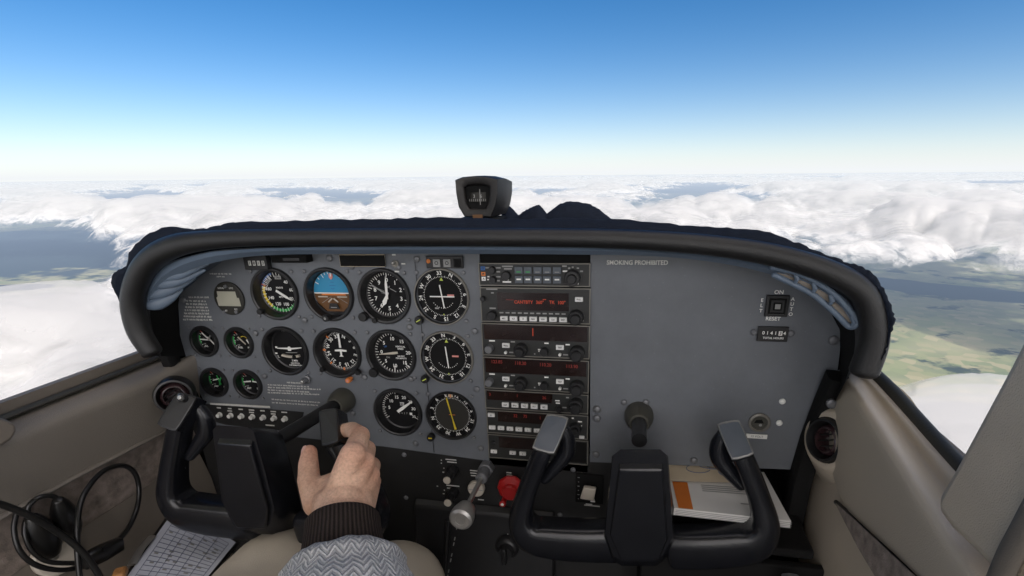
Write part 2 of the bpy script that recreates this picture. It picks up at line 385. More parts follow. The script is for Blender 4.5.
# illegible worn placards: rows of short dashes
def placard(name, rows, h, m=DIMW, lab=None):
    mb = gmb((0, PAN - 0.0004, 0))
    for (u0, u1, v0, v1) in rows:
        x0, z0 = q(u0, v0); x1, z1 = q(u1, v1); L = x1 - x0; x = x0
        while x < x1 - 0.0015:
            w = min(random.choice((.003, .0045, .006, .008)), x1 - x); t = (x - x0) / L
            zc = z0 + (z1 - z0) * t
            xx = x
            while xx < x + w - .0006:
                g = random.uniform(.0007, .0013)
                mb.rect(xx, zc + random.uniform(-.1, .1) * h, g, h * random.uniform(.6, 1), 0.0019, m); xx += g + .0004
            x += w + .0014
    o = mb.build(name, panel, smooth=False)
    if lab: o['label'] = lab
placard('placard', [(190, 211, 297, 297)] + [(188 - i * .6, 207 + i * 1.2, 300.5 + i * 3.1, 301 + i * 3.1) for i in range(7)], .0032)
placard('placard', [(211, 233, 273.5, 273.7), (218, 226, 276.3, 276.5)], .0024)
placard('placard', [(288, 304, 382.0, 382.8)] + [(269, 310 + (i % 2) * 12, 384.2 + i * 2.6, 386.3 + i * 2.6) for i in range(4)], .0028)
placard('placard', [(273, 321, 398.8, 402.0), (273, 319, 402.0, 404.8)], .0026)
mb = gmb((0, PAN - 0.0004, 0))
x0, z0 = q(211, 403.2); x1, z1 = q(271, 406.5)
mb.quad((x0, z0 - .0018, .0019), (x1, z1 - .0018, .0019), (x1, z1 + .0018, .0019), (x0, z0 + .0018, .0019), DIMW)
mb.build('placard_strip', panel, smooth=False)
mb = gmb((0, PAN - 0.0004, 0)); x, z = q(637, 262.5); mb.text('SMOKING PROHIBITED', .0078, x, z, .002, DIMW, sx=.95); mb.build('smoking_placard', panel, smooth=False)

# ------------------------------------------------------------------ gauges
def tick(mb, a, r0, r1, w, m, z):
    c, s_ = math.cos(a), math.sin(a)      # clockwise from top
    def P(r, t): return (r * s_ + t * c, r * c - t * s_, z)
    mb.quad(P(r0, -w / 2), P(r0, w / 2), P(r1, w / 2), P(r1, -w / 2), m)
def arc(mb, a0, a1, r0, r1, m, z, n=24):
    vs = []; fs = []
    for k in range(n + 1):
        a = a0 + (a1 - a0) * k / n
        vs += [(r0 * math.sin(a), r0 * math.cos(a), z), (r1 * math.sin(a), r1 * math.cos(a), z)]
    for k in range(n): fs.append((2 * k, 2 * k + 2, 2 * k + 3, 2 * k + 1))
    mb.add(vs, fs, m)
D = math.radians
def needle(name, root, p, pts, z, m, th=.0007):
    mb = gmb(p); mb.prism(pts, z, z + th, m); return mb.build(name, root)
def rot(pts, a):
    c, s_ = math.cos(a), math.sin(a); return [(x * c + y * s_, -x * s_ + y * c) for x, y in pts]
HAND = lambda L, w, t=.006: [(-w, -t), (w, -t), (w * 1.1, L * .55), (0, L), (-w * 1.1, L * .55)]

def gauge(key, name, label, group='round dials on the instrument panel', R=RB, rd=.0325, depth=.013, rim=None, flush=False):
    p = GP[key]; root = thing(name, label, 'gauge', p, group)
    mb = gmb(p)
    if flush: prof = [(R, 0), (R, .0035), (R - .0008, .0045), (R - .0022, .0045), (R - .0032, .0035), (R - .0034, -.004)]
    else: prof = [(R, 0), (R, .003), (R - .0014, .0052), (R - .004, .0055), (R - .0055, .0045), (rd + .0012, -depth + .001), (rd - .001, -depth)]
    mb.lathe(prof[:4] if rim else prof, rim or SATIN, n=64, cap1=False)
    if rim: mb.lathe(prof[3:], SATIN, n=64, cap1=False)
    mb.build('bezel', root, angle=50)
    fd = gmb(p); zd = -.004 if flush else -depth
    fd.disc((0, 0, zd), (R - .0034) if flush else rd + .0005, DIAL, 64)
    return p, root, fd, zd
def knob(root, name, u, v, r, h, m, tip=None, tipm=WHITE, n=20, w0=.0015):
    x, z = q(u, v, w0 + h)
    mb = gmb((x, PAN, z))
    mb.lathe([(r * .55, w0), (r * .55, w0 + h * .35), (r, w0 + h * .38), (r, w0 + h * .9), (r * .9, w0 + h)], m, n=n)
    if tip: mb.disc((0, 0, w0 + h + .0004), r * tip, tipm, 16)
    return mb.build(name, root)
GT = lambda mb, s, a, r, size, z, m=WHITE: mb.text(s, size, r * math.sin(a), r * math.cos(a), z, m)

# airspeed indicator
p, root, fd, z = gauge('asi', 'airspeed_indicator', 'airspeed dial with green, yellow and white speed arcs around its edge')
a40, k = D(38), D(2.05)
ang = lambda kn: a40 + (kn - 40) * k
for kn in range(40, 205, 5): tick(fd, ang(kn), .0245 if kn % 10 == 0 else .0265, .0315, .0008, WHITE, z + .0005)
arc(fd, ang(48), ang(128), .0265, .0305, GREEN, z + .0003); arc(fd, ang(40), ang(85), .0308, .0335, WHITE, z + .0003)
arc(fd, ang(128), ang(163), .0265, .0305, YELLOW, z + .0003); tick(fd, ang(164), .024, .0335, .0016, RED, z + .0006)
arc(fd, D(-75), D(-20), .029, .0325, BLUE, z + .0003)
for i in range(9): tick(fd, D(-80 + i * 6), .022, .031, .0007, WHITE, z + .0006)
for kn in (40, 60, 80, 100, 120, 140, 160): GT(fd, str(kn), ang(kn), .0200, .0068, z + .0005)
fd.text('KNOTS', .0036, 0, .007, z + .0005, WHITE); fd.text('MPH', .0036, 0, -.0075, z + .0005, WHITE)
fd.rect(0, .0228, .011, .0055, z + .0004, GREYM); fd.text('TAS', .004, 0, .0228, z + .0006, DIAL)
fd.build('dial', root, smooth=False); needle('needle', root, p, rot(HAND(.024, .0018), D(122)), z + .003, WHITE)
knob(root, 'knob', 259, 312, .0048, .012, BLACK)
# attitude indicator
p, root, fd, z = gauge('ai', 'attitude_indicator', 'artificial horizon dial with blue sky half over brown ground half')
n = 40
fd.add([(.0325 * math.cos(PI * i / n), .0325 * math.sin(PI * i / n), z + .0004) for i in range(n + 1)], [tuple(range(n + 1))], SKYB)
fd.add([(.0325 * math.cos(PI + PI * i / n), .0325 * math.sin(PI + PI * i / n), z + .0004) for i in range(n + 1)], [tuple(range(n + 1))], EARTH)
fd.rect(0, -.0006, .064, .0016, z + .0008, WHITE); fd.rect(0, -.0028, .040, .0022, z + .0007, ORANGE)
for a in (-60, -45, -30, -20, -10, 10, 20, 30, 45, 60): tick(fd, D(a), .0285 if abs(a) not in (30, 60) else .026, .032, .0012, WHITE, z + .0008)
for s_ in (-1, 1):
    fd.quad((s_ * .004, -.006, z + .0008), (s_ * .005, -.006, z + .0008), (s_ * .022, -.016, z + .0008), (s_ * .0205, -.016, z + .0008), GREYM)
for i in range(3): fd.rect(0, .006 + i * .005, .006 + (i % 2) * .004, .0007, z + .0008, BLUE)
fd.build('dial', root, smooth=False)
mb = gmb(p); mb.prism([(-.003, .029), (.003, .029), (.003, .023), (0, .020), (-.003, .023)], z + .0012, z + .002, PINK); mb.prism([(-.0005, .030), (.0022, .030), (.0010, .025), (-.0003, .025)], z + .0022, z + .003, WHITE); mb.build('bank_pointer', root)
mb = gmb(p)
for s_ in (-1, 1):
    mb.prism([(s_ * .008, -.0062), (s_ * .024, -.0062), (s_ * .024, -.0046), (s_ * .008, -.0046)][::s_], z + .004, z + .005, CREAM)
    mb.prism([(s_ * .002, -.0072), (s_ * .009, -.013), (s_ * .0075, -.0142), (s_ * .0005, -.0085)][::s_], z + .004, z + .005, CREAM)
mb.prism([(-.009, -.024), (.009, -.024), (.006, -.0155), (-.006, -.0155)], z + .004, z + .005, SATIN); mb.rect(0, -.0215, .010, .0014, z + .0053, GREYM)
mb.build('aircraft_bar', root, smooth=False)
mb = gmb(p); mb.prism([(-.031, -.0125), (-.014, -.0285), (.014, -.0285), (.031, -.0125), (.0335, -.02), (.02, -.034), (-.02, -.034), (-.0335, -.02)][::-1], z + .002, z + .0035, SATIN); mb.build('lower_mask', root)
knob(root, 'knob', 325, 318.5, .0055, .014, BLACK, .35, GREYM)
# altimeter
p, root, fd, z = gauge('alt', 'altimeter', 'altimeter dial with three white hands and digits zero to nine', R=.0412, rd=.0335)
for i in range(50): tick(fd, 2 * PI * i / 50, .0262 if i % 5 == 0 else .0288, .0325, .0008 if i % 5 else .0011, WHITE, z + .0005)
for i in range(10): GT(fd, str(i), 2 * PI * i / 10, .0212, .0085, z + .0005)
fd.rect(.0155, .001, .009, .006, z + .0004, MATTE); fd.text('ALT', .0035, .001, .011, z + .0005, WHITE)
for i in range(4): fd.quad((-.014 + i * .0012, .0085 - i * .002, z + .0006), (.0, .0035 - i * .0014, z + .0006), (.0, .0030 - i * .0014, z + .0006), (-.014 + i * .0012, .0080 - i * .002, z + .0006), GREYM)
fd.quad((.004, .0095, z + .0006), (.0135, .0045, z + .0006), (.0130, .0035, z + .0006), (.0035, .0085, z + .0006), GREYM)
fd.build('dial', root, smooth=False)
needle('needle', root, p, rot(HAND(.0285, .0017), D(2)), z + .005, WHITE); needle('needle', root, p, rot([(-.001, -.004), (.001, -.004), (.0034, .013), (0, .019), (-.0034, .013)], D(207)), z + .0035, WHITE)
needle('needle', root, p, rot([(-.0006, 0), (.0006, 0), (.0012, .028), (-.0012, .028)], D(300)), z + .002, GREYM)
knob(root, 'knob', 362, 317.5, .0068, .014, BLACK); knob(root, 'knob', 374, 321, .004, .008, BLACK)
# course deviation indicators
def cdi(key, label, kn, horiz, turn):
    p, root, fd, z = gauge(key, 'course_indicator', label, R=.0412, rim=TRIMRIM, flush=True)
    fd.disc((0, 0, z + .0004), .0268, MATTE, 48)
    for i in range(72): tick(fd, 2 * PI * i / 72, .0272, .0295 if i % 2 == 0 else .0285, .0006, WHITE, z + .0006)
    for i, s_ in enumerate(('N', '3', '6', 'E', '12', '15', 'S', '21', '24', 'W', '30', '33')):
        a = 2 * PI * i / 12 + turn; fd.text(s_, .0078, .0332 * math.sin(a), .0332 * math.cos(a), z + .0006, WHITE, rot=-a)
    fd.prism([(-.0025, .0225), (.0025, .0225), (0, .0272)], z + .001, z + .0015, LIME); fd.prism([(-.0014, -.0272), (.0014, -.0272), (0, -.0248)], z + .001, z + .0015, LIME)
    for i in range(-5, 6):
        a = PI + i * D(11); fd.disc((.0172 * math.sin(a), .0172 * math.cos(a), z + .0008), .0006, WHITE, 8)
    fd.rect(.012, .0015, .010, .0026, z + .0008, PINK)
    if horiz: fd.rect(-.010, -.0175, .006, .0024, z + .0008, GREYM)
    fd.build('dial', root, smooth=False)
    needle('needle', root, p, rot([(-.0008, -.0165), (.0008, -.0165), (.0008, .017), (-.0008, .017)], D(-5 if not horiz else -8)), z + .0035, WHITE)
    if horiz: needle('needle', root, p, [(-.0185, -.0008), (.018, -.0008), (.018, .0008), (-.0185, .0008)], z + .0025, WHITE)
    b = knob(root, 'knob', *kn, .0062, .012, BLACK)
    mb = gmb((0, PAN, 0)); x, zz = q(*kn, .0145); mb.prism([(x - .0035, zz - .0012), (x - .0026, zz - .0022), (x + .0035, zz + .0012), (x + .0026, zz + .0022)], .0136, .0142, LIME); mb.build('index_mark', b, smooth=False)
cdi('cdi1', 'upper course dial with crossed white needles, nearest the radio stack', (418, 321), True, D(25))
cdi('cdi2', 'course dial with one near vertical white needle, below the crossed needle dial', (424, 380), False, D(-8))
# turn coordinator
p, root, fd, z = gauge('tc', 'turn_coordinator', 'turn dial with white miniature aeroplane above a white slip tube')
for s_ in (-1, 1):
    fd.rect(s_ * .0275, -.009, .0042, .0022, z + .0005, WHITE); fd.rect(s_ * .0255, .0012, .004, .003, z + .0005, WHITE); fd.text('L' if s_ < 0 else 'R', .006, s_ * .0245, -.0145, z + .0005, WHITE)
fd.text('2 MIN', .0042, .004, -.0205, z + .0005, WHITE); fd.text('NO PITCH', .0034, .004, -.0250, z + .0005, WHITE); fd.text('INFORMATION', .0034, .004, -.0285, z + .0005, WHITE); fd.text('D.C. ELEC.', .0030, -.004, .0295, z + .0005, GREYM)
fd.build('dial', root, smooth=False)
mb = gmb(p); mb.prism([(-.022, .0002), (-.003, -.0006), (-.0024, -.003), (.0024, -.003), (.003, -.0006), (.022, .0022), (.022, .0036), (.003, .0020), (.001, .0042), (-.001, .0042), (-.003, .0022), (-.022, .0014)], z + .003, z + .004, WHITE); mb.prism([(-.0075, -.0066), (.013, -.0060), (.013, -.0050), (-.0075, -.0056)], z + .003, z + .004, GREYM); mb.build('miniature_aeroplane', root)
mb = gmb(p); pts = [(-.0155 + .031 * i / 12, -.0128 + .0022 * ((i - 6) / 6) ** 2 - .0005, z + .002) for i in range(13)]; mb.sweep(pts, [(.0034, .0022)] * 13, CREAM, n=14, up=(0, 0, 1)); mb.build('slip_tube', root)
mb = gmb(p)
mb.lathe([(.0034, 0), (.0034, .0005)], MATTE, (.0072, -.0128, z + .0050), 20); mb.build('slip_ball', root)
# heading indicator
p, root, fd, z = gauge('hi', 'heading_indicator', 'compass rose dial with an upright white aeroplane outline and orange marks', rd=.0318)
for i in range(72): tick(fd, 2 * PI * i / 72, .0272 if i % 2 == 0 else .0285, .0308, .0007, WHITE, z + .0005)
for i, s_ in enumerate(('33', 'N', '3', '6', 'E', '12', '15', 'S', '21', '24', 'W', '30')):
    a = 2 * PI * i / 12 - D(14); fd.text(s_, .0078, .0232 * math.sin(a), .0232 * math.cos(a), z + .0006, WHITE, rot=-a)
for a in (-90, 180, -135, -45, 90): tick(fd, D(a), .028, .0325, .0030 if a in (-90, 180) else .0022, ORANGE, z + .0008)
fd.build('dial', root, smooth=False)
mb = gmb(p)
mb.prism([(-.0010, .003), (-.010, .0018), (-.010, -.0006), (-.0016, -.0006), (-.0012, -.0065), (-.0035, -.009), (.0035, -.009), (.0012, -.0065), (.0016, -.0006), (.010, -.0006), (.010, .0018), (.0010, .003)], z + .003, z + .0038, WHITE)
mb.prism([(-.0018, .0055), (.0018, .0055), (.0011, .0285), (-.0011, .0285)], z + .003, z + .0038, WHITE); mb.build('aeroplane_outline', root)
knob(root, 'knob', 347.5, 381, .0042, .013, ORANGE, .45, PINK); knob(root, 'knob', 321.5, 370, .004, .010, BLACK); knob(root, 'knob', 357, 373, .0042, .009, BLACK)
# vertical speed
p, root, fd, z = gauge('vsi', 'vertical_speed_indicator', 'climb rate dial whose single cream hand points left')
for i in range(-20, 21): tick(fd, D(270) + D(8.4 * i), .0265 if i % 5 == 0 else .0285, .0322, .0009, WHITE, z + .0005)
for val, a in (('0', 270), ('5', 312), ('10', 354), ('15', 36), ('20', 90), ('5', 228), ('10', 186), ('15', 138)): GT(fd, val, D(a), .0218, .0076, z + .0005)
tick(fd, D(90), .024, .032, .0013, WHITE, z + .0006); tick(fd, D(138), .023, .0325, .0013, WHITE, z + .0006); tick(fd, D(186), .022, .0325, .0013, WHITE, z + .0006)
fd.text('VERTICAL', .0036, .010, .0095, z + .0005, WHITE); fd.text('SPEED', .0036, .010, .0060, z + .0005, WHITE); fd.text('100 FEET', .0032, .0095, -.006, z + .0005, WHITE); fd.text('PER MINUTE', .0032, .0095, -.0092, z + .0005, WHITE)
fd.text('UP', .004, -.0145, .009, z + .0005, BLUE); fd.text('DN', .004, -.012, -.0085, z + .0005, GREYM)
fd.build('dial', root, smooth=False); needle('needle', root, p, rot([(-.0016, -.006), (.0016, -.006), (.0019, .002), (.0004, .025), (-.0004, .025), (-.0019, .002)], D(263)), z + .003, CREAM)
knob(root, 'knob', 372.5, 373.5, .0072, .011, BLACK)
# tachometer
p, root, fd, z = gauge('tach', 'tachometer', 'engine speed dial with green arc and digits row, lowest of the big dials')
ta = lambda r: D(-122) + D(244) * r / 35.0
for i in range(0, 36): tick(fd, ta(i), .0262 if i % 5 == 0 else .0285, .0322, .0009, WHITE if i < 20 or i > 27 else GREYM, z + .0005)
arc(fd, ta(20.5), ta(26.5), .0262, .0320, GREEN, z + .0007); tick(fd, ta(27), .026, .033, .0016, RED, z + .0008)
for r in (5, 10, 15, 20, 25, 30): GT(fd, str(r), ta(r), .0205, .0072, z + .0005)
GT(fd, '35', ta(35), .0235, .006, z + .0005)
fd.text('RPM', .0038, .002, .010, z + .0005, WHITE); fd.text('X100', .0032, .002, .0068, z + .0005, WHITE)
fd.rect(.005, -.0075, .022, .0048, z + .0004, MATTE)
for i in range(5): fd.text(str((0, 4, 2, 7, 1)[i]), .0042, -.004 + i * .0042, -.0075, z + .0006, GREYM)
fd.rect(.0155, -.0078, .0042, .0042, z + .0005, WHITE)
fd.build('dial', root, smooth=False); needle('needle', root, p, rot([(-.0022, -.007), (.0022, -.007), (.0026, .003), (.0008, .028), (-.0008, .028), (-.0026, .003)], ta(25.2)), z + .003, WHITE)
# adf
p, root, fd, z = gauge('adf', 'direction_finder_indicator', 'bearing dial with one long yellow needle, below both course dials', R=.0405, flush=True)
fd.disc((0, 0, z + .0004), .0265, DIAL2, 48)
for i in range(72): tick(fd, 2 * PI * i / 72, .0268, .0295 if i % 2 == 0 else .0284, .0006, WHITE, z + .0006)
for i, s_ in enumerate(('N', '3', '6', 'E', '12', '15', 'S', '21', '24', 'W', '30', '33')):
    a = 2 * PI * i / 12 - D(14) + D(30) * 9; fd.text(s_, .0076, .0328 * math.sin(a), .0328 * math.cos(a), z + .0006, WHITE, rot=-a)
fd.prism([(-.004, .030), (.004, .030), (.003, .0365), (-.003, .0365)], z + .001, z + .002, OLDP); fd.rect(0, .0325, .0015, .006, z + .0024, ORANGE)
fd.rect(0, 0, .010, .0009, z + .001, ORANGE); fd.build('dial', root, smooth=False)
needle('needle', root, p, rot([(-.0018, -.024), (.0018, -.024), (.0006, -.006), (.0010, .026), (0, .031), (-.0010, .026), (-.0006, -.006)], D(-12)), z + .003, YELLOW)
b = knob(root, 'knob', 430, 438.5, .0062, .012, BLACK); mb = gmb((0, PAN, 0)); x, zz = q(430, 438.5, .0145); mb.rect(x, zz, .006, .0022, .0140, YELLOW); mb.build('index_mark', b, smooth=False)
# small engine gauges
def small(key, label, hands, marks):
    p, root, fd, z = gauge(key, 'engine_gauge', label, group='four small engine dials', R=RS, rd=.0215, depth=.011)
    for s_ in (-1, 1):
        for i in range(7): tick(fd, D(s_ * 90 - 45 + i * 15) if s_ < 0 else D(45 + i * 15), .0155 if i % 3 == 0 else .0170, .0195, .0007, WHITE, z + .0005)
        arc(fd, D(s_ * 90 - 22), D(s_ * 90 + 20), .0178, .0202, GREEN, z + .0007); tick(fd, D(s_ * 90 + 45), .016, .0205, .001, RED, z + .0008)
        fd.text(('OIL', 'FUEL', 'AMP', 'EGT')[('e1', 'e2', 'e3', 'e4').index(key)], .0042, s_ * .009, -.012, z + .0005, WHITE)
        for r in range(3): fd.text(str((20, 60, 100)[r]), .0035, s_ * .0115, .010 - r * .009, z + .0005, GREYM)
    for m in marks: m(fd, z)
    fd.build('dial', root, smooth=False)
    for (x, y, a, L, m) in hands:
        needle('needle', root, p, [(x + X, y + Y) for X, Y in rot([(-.0012, -.001), (.0012, -.001), (.0008, L), (-.0008, L)], D(a))], z + .003, m)
small('e1', 'upper left small engine dial with white crossed hands', [(.002, 0, 272, .018, WHITE), (.002, 0, 315, .017, WHITE), (.0, .004, 140, .019, WHITE), (0, 0, 35, .012, GREYM)], [])
small('e2', 'upper right small engine dial, its two white hands spread apart', [(-.007, .006, 135, .016, CREAM), (.008, .002, 150, .016, WHITE)], [lambda f, z: f.disc((-.018, -.003, z + .0006), .002, GREYM, 12), lambda f, z: arc(f, D(-40), D(60), .0068, .0078, YELLOW, z + .0006)])
small('e3', 'lower left small engine dial with a green cross of hands', [(.003, -.006, 345, .016, GREEN), (.003, .001, 195, .010, GREEN), (.001, .003, 255, .012, WHITE), (.003, 0, 30, .009, GREEN)], [lambda f, z: f.rect(-.004, .0155, .004, .003, z + .0006, ORANGE)])
small('e4', 'lower right small engine dial with level white hands around a green centre', [(-.002, .002, 262, .013, WHITE), (.003, .002, 98, .013, WHITE)], [lambda f, z: f.rect(.001, .003, .003, .005, z + .0008, GREEN)])
# clock with LCD
p = GP['chron']; root = thing('digital_clock', 'round brown digital clock with pale blank screen, left of the airspeed dial', 'clock', p)
mb = gmb(p); mb.lathe([(RCH, .001), (RCH, .0035), (RCH - .002, .0045)], DIAL2, n=48); mb.text('ET', .004, -.008, -.0195, .0049, DIMW); mb.text('LOCAL', .0035, -.009, .0165, .0049, DIMW); mb.text('UTC', .0035, .009, .0165, .0049, DIMW); mb.text('FLT', .0035, .010, -.0165, .0049, DIMW); mb.build('case', root)
mb = gmb(p); mb.prism([(-.0195, -.0115), (.0205, -.0115), (.0195, .0015), (.016, .0018), (.015, .0115), (-.0175, .0115), (-.0175, .004), (-.0205, .001)], .0048, .0052, LCD); mb.build('screen', root, smooth=False)
for x, z in ((-.012, -.021), (.010, -.0205), (.0005, .0195)):
    mb = gmb(p); mb.lathe([(.0026, .004), (.0026, .007), (.002, .0075)], SCREW, (x, z, 0), 14); mb.build('button', root)

# ------------------------------------------------------------------ small units along the top of the panel
def unit(name, label, cat, u0, v0, u1, v1, w, m=BLACK, part='case', bev=.0008):
    xa, za = q(u0, v0, w); xb, zb = q(u1, v1, w)
    c = Vector(((xa + xb) / 2, PAN, (za + zb) / 2)); root = thing(name, label, cat, c)
    mb = gmb(c); mb.box((0, 0, w / 2 + .0008), (xb - xa, za - zb, w - .0016), m); mb.build(part, root, bevel=bev)
    return root, c
root, c = unit('digit_counter', 'small dark counter box with four pale digits, above the airspeed dial', 'counter', 242, 255, 268, 270, .012)
mb = gmb(c)
for i in range(4): mb.rect(-.009 + i * .0075, -.001, .0046, .0072, .0124, DIMW); mb.text(str((1, 8, 1, 3)[i]), .0062, -.009 + i * .0075, -.001, .0127, BLACK)
mb.build('digit_wheels', root, smooth=False)
root, c = unit('dark_sensor_box', 'plain black box under the glareshield lip, above the horizon dial', 'box', 270, 254.5, 307, 263, .018, MATTE)
mb = gmb(c); mb.rect(.004, -.001, .026, .004, .0182, SATIN); mb.build('window', root, smooth=False)
root, c = unit('long_display', 'long blank display in a thin gold frame', 'display', 338.5, 254.5, 385, 267, .005, OLDP, 'frame')
mb = gmb(c); mb.box((.001, 0, .0052), (.069, .0155, .001), MATTE); mb.build('screen', root)
x, z_ = q(396, 263.5); c = Vector((x, PAN, z_)); root = thing('toggle_switch', 'tiny toggle switch right of the long blank display', 'switch', c)
mb = gmb(c); mb.lathe([(.0052, .0015), (.0052, .004), (.0036, .0045)], TRIMRIM, n=16); mb.build('nut', root)
mb = gmb(c); mb.sweep([(0, 0, .004), (.0004, .001, .009), (.001, .003, .013)], [.0016, .0018, .0022], CHROME, n=10, round_end=.8); mb.build('lever', root)
mb = gmb(c); mb.rect(-.001, .0125, .0055, .0022, .002, DIMW); mb.rect(.012, 0, .006, .002, .002, DIMW); mb.rect(.001, -.011, .007, .0022, .002, DIMW); mb.build('legend', root, smooth=False)
root, c = unit('marker_light_panel', 'black marker light strip with orange lamp and two square grey buttons', 'light panel', 425.5, 256, 463, 268.5, .006)
mb = gmb(c); mb.lathe([(.003, .0052), (.003, .0075), (.0015, .0085)], ORANGE, (-.0225, .0015, 0), 16); mb.build('lamp', root)
for x in (-.0105, .0045):
    mb = gmb(c); mb.box((x, -.001, .0068), (.010, .0105, .003), GREYM); mb.text('O', .007, x, -.001, .0086, BLACK); mb.build('button', root)
mb = gmb(c); mb.rect(.019, -.001, .011, .0115, .0064, MATTE); mb.build('socket', root, smooth=False)
x, z_ = q(307.5, 379); c = Vector((x, PAN, z_)); root = thing('dimmer_knob', 'small grey knob on the grey panel, below the aeroplane turn dial', 'knob', c)
mb = gmb(c); mb.lathe([(.0072, .0015), (.0072, .004), (.0050, .005), (.0050, .013), (.0044, .0145)], SCREW, n=20); mb.build('body', root)
mb = gmb(c); mb.lathe([(.003, .0140), (.003, .018), (.002, .0185)], CHROME, (.001, .001, 0), 14); mb.build('tip', root)

# ------------------------------------------------------------------ radio stack
WR = .004
def radio(name, label, L, T, R_, B, cat='radio'):
    xa, za = q(L, T, WR); xb, zb = q(R_, B, WR); um = (L + R_) / 2
    za = q(um, T, WR)[1]; zb = q(um, B, WR)[1]
    c = Vector(((xa + xb) / 2, PAN, (za + zb) / 2)); root = thing(name, label, cat, c, 'radios in the centre stack')
    mb = gmb(c); w, h = xb - xa, za - zb; t = .0013
    mb.box((0, 0, -.018), (w, h, .042), FACE)
    for (x, y, a, b) in ((0, h / 2 - t / 2, w, t), (0, -h / 2 + t / 2, w, t), (-w / 2 + t / 2, 0, t, h - 2 * t), (w / 2 - t / 2, 0, t, h - 2 * t)): mb.box((x, y, .0035), (a, b, .0012), TRIMRIM)
    mb.build('case', root)
    sc = w / (R_ - L)
    def X(u): return (u - (L + R_) / 2) * sc
    def Y(v): return ((T + B) / 2 - v) * (h / (B - T))
    return root, c, X, Y
RZ = .0031
def rbtn(root, c, X, Y, u, v, w, h, m=BTN, d=.0035, txt=None, name='button'):
    mb = gmb(c); mb.box((X(u), Y(v), RZ + d / 2), (w, h, d), m)
    if txt: mb.text(txt, h * .52, X(u), Y(v), RZ + d + .0003, BLACK, sx=.8)
    mb.build(name, root, bevel=.0004, segs=1)
def rlab(root, c, X, Y, L, name='legend'):
    mb = gmb(c)
    for (u, v, s_, size, m) in L:
        if s_: mb.text(s_, size, X(u), Y(v), RZ + .0004, m, sx=.85)
        else: mb.rect(X(u), Y(v), size, .0019, RZ + .0004, m)
    mb.build(name, root, smooth=False)
def rknob(root, c, X, Y, u, v, r, h, r2=0, h2=0, m=BLACK):
    mb = gmb(c); n = 24
    mb.lathe([(r, RZ), (r, RZ + h), (r * .9, RZ + h + .001)], m, (X(u), Y(v), 0), n)
    if r2: mb.lathe([(r2, RZ + h), (r2, RZ + h + h2), (r2 * .85, RZ + h + h2 + .001)], m, (X(u), Y(v), 0), n)
    mb.build('knob', root)
def rdisp(root, c, X, Y, u0, v0, u1, v1, segs, name='display'):
    mb = gmb(c); mb.quad((X(u0), Y(v1), RZ + .0003), (X(u1), Y(v1), RZ + .0003), (X(u1), Y(v0), RZ + .0003), (X(u0), Y(v0), RZ + .0003), DISP)
    for (u, v, s_, size, m) in segs: mb.text(s_, size, X(u), Y(v), RZ + .0007, m, sx=.9)
    mb.build(name, root, smooth=False)

# audio panel
root, c, X, Y = radio('audio_panel', 'topmost radio unit, an audio panel with two rows of blue grey buttons', 478, 263.2, 590, 286.3, 'audio panel')
for i, u in enumerate((519.5, 528.7, 538.5, 548, 557.8)):
    rbtn(root, c, X, Y, u, 270.2, .0112, .0092, BTNG, .002, name='lamp_button'); rbtn(root, c, X, Y, u, 279.5, .0112, .0098, BTNG, .002, name='lamp_button')
mb = gmb(c)
for i, u in enumerate((519.5, 528.7, 538.5, 548, 557.8)): mb.rect(X(u), Y(279.2), .0062, .0020, RZ + .0024, WHITE); mb.rect(X(u), Y(271.8), .006, .0012, RZ + .0024, GREEN if i < 2 else GREYM)
mb.build('button_legend', root, smooth=False)
mb = gmb(c); mb.rect(X(482.7), Y(268.6), .0062, .0052, RZ + .0006, BLUE); mb.rect(X(482.9), Y(274.2), .0058, .0052, RZ + .0006, ORANGE); mb.rect(X(483.0), Y(279.2), .0058, .0055, RZ + .0006, WHITE)
for (u, s_) in ((482.7, 'O'), (482.9, 'M'), (483.0, 'A')): mb.text(s_, .004, X(u), Y((268.6, 274.2, 279.2)['OMA'.index(s_)]), RZ + .0009, BLACK)
mb.build('marker_lamps', root, smooth=False)
rlab(root, c, X, Y, [(488, 268, '', .007, GREYM), (498.5, 268, '', .007, GREYM), (498.5, 272, '', .005, GREYM), (488.5, 280, '', .005, WHITE), (488, 277, '', .003, WHITE), (498.5, 277, '', .006, GREYM), (498.2, 281, '', .004, GREYM), (508, 266.5, '', .015, GREYM), (508.5, 269, '', .011, GREYM), (507, 282.2, '', .012, WHITE), (508, 280, '', .003, WHITE), (565, 266, '', .006, GREYM), (565.5, 271, '', .006, WHITE), (573, 267, '', .0025, GREYM), (578, 268, '', .003, GREYM), (581.5, 271, '', .004, GREYM), (577.5, 283.2, '', .004, WHITE), (569.5, 268, '', .003, GREYM)])
rknob(root, c, X, Y, 573, 277, .0105, .010, .0062, .006); rknob(root, c, X, Y, 492.5, 270, .0048, .006); rknob(root, c, X, Y, 493, 280, .0048, .006); rknob(root, c, X, Y, 507, 275.5, .006, .007)
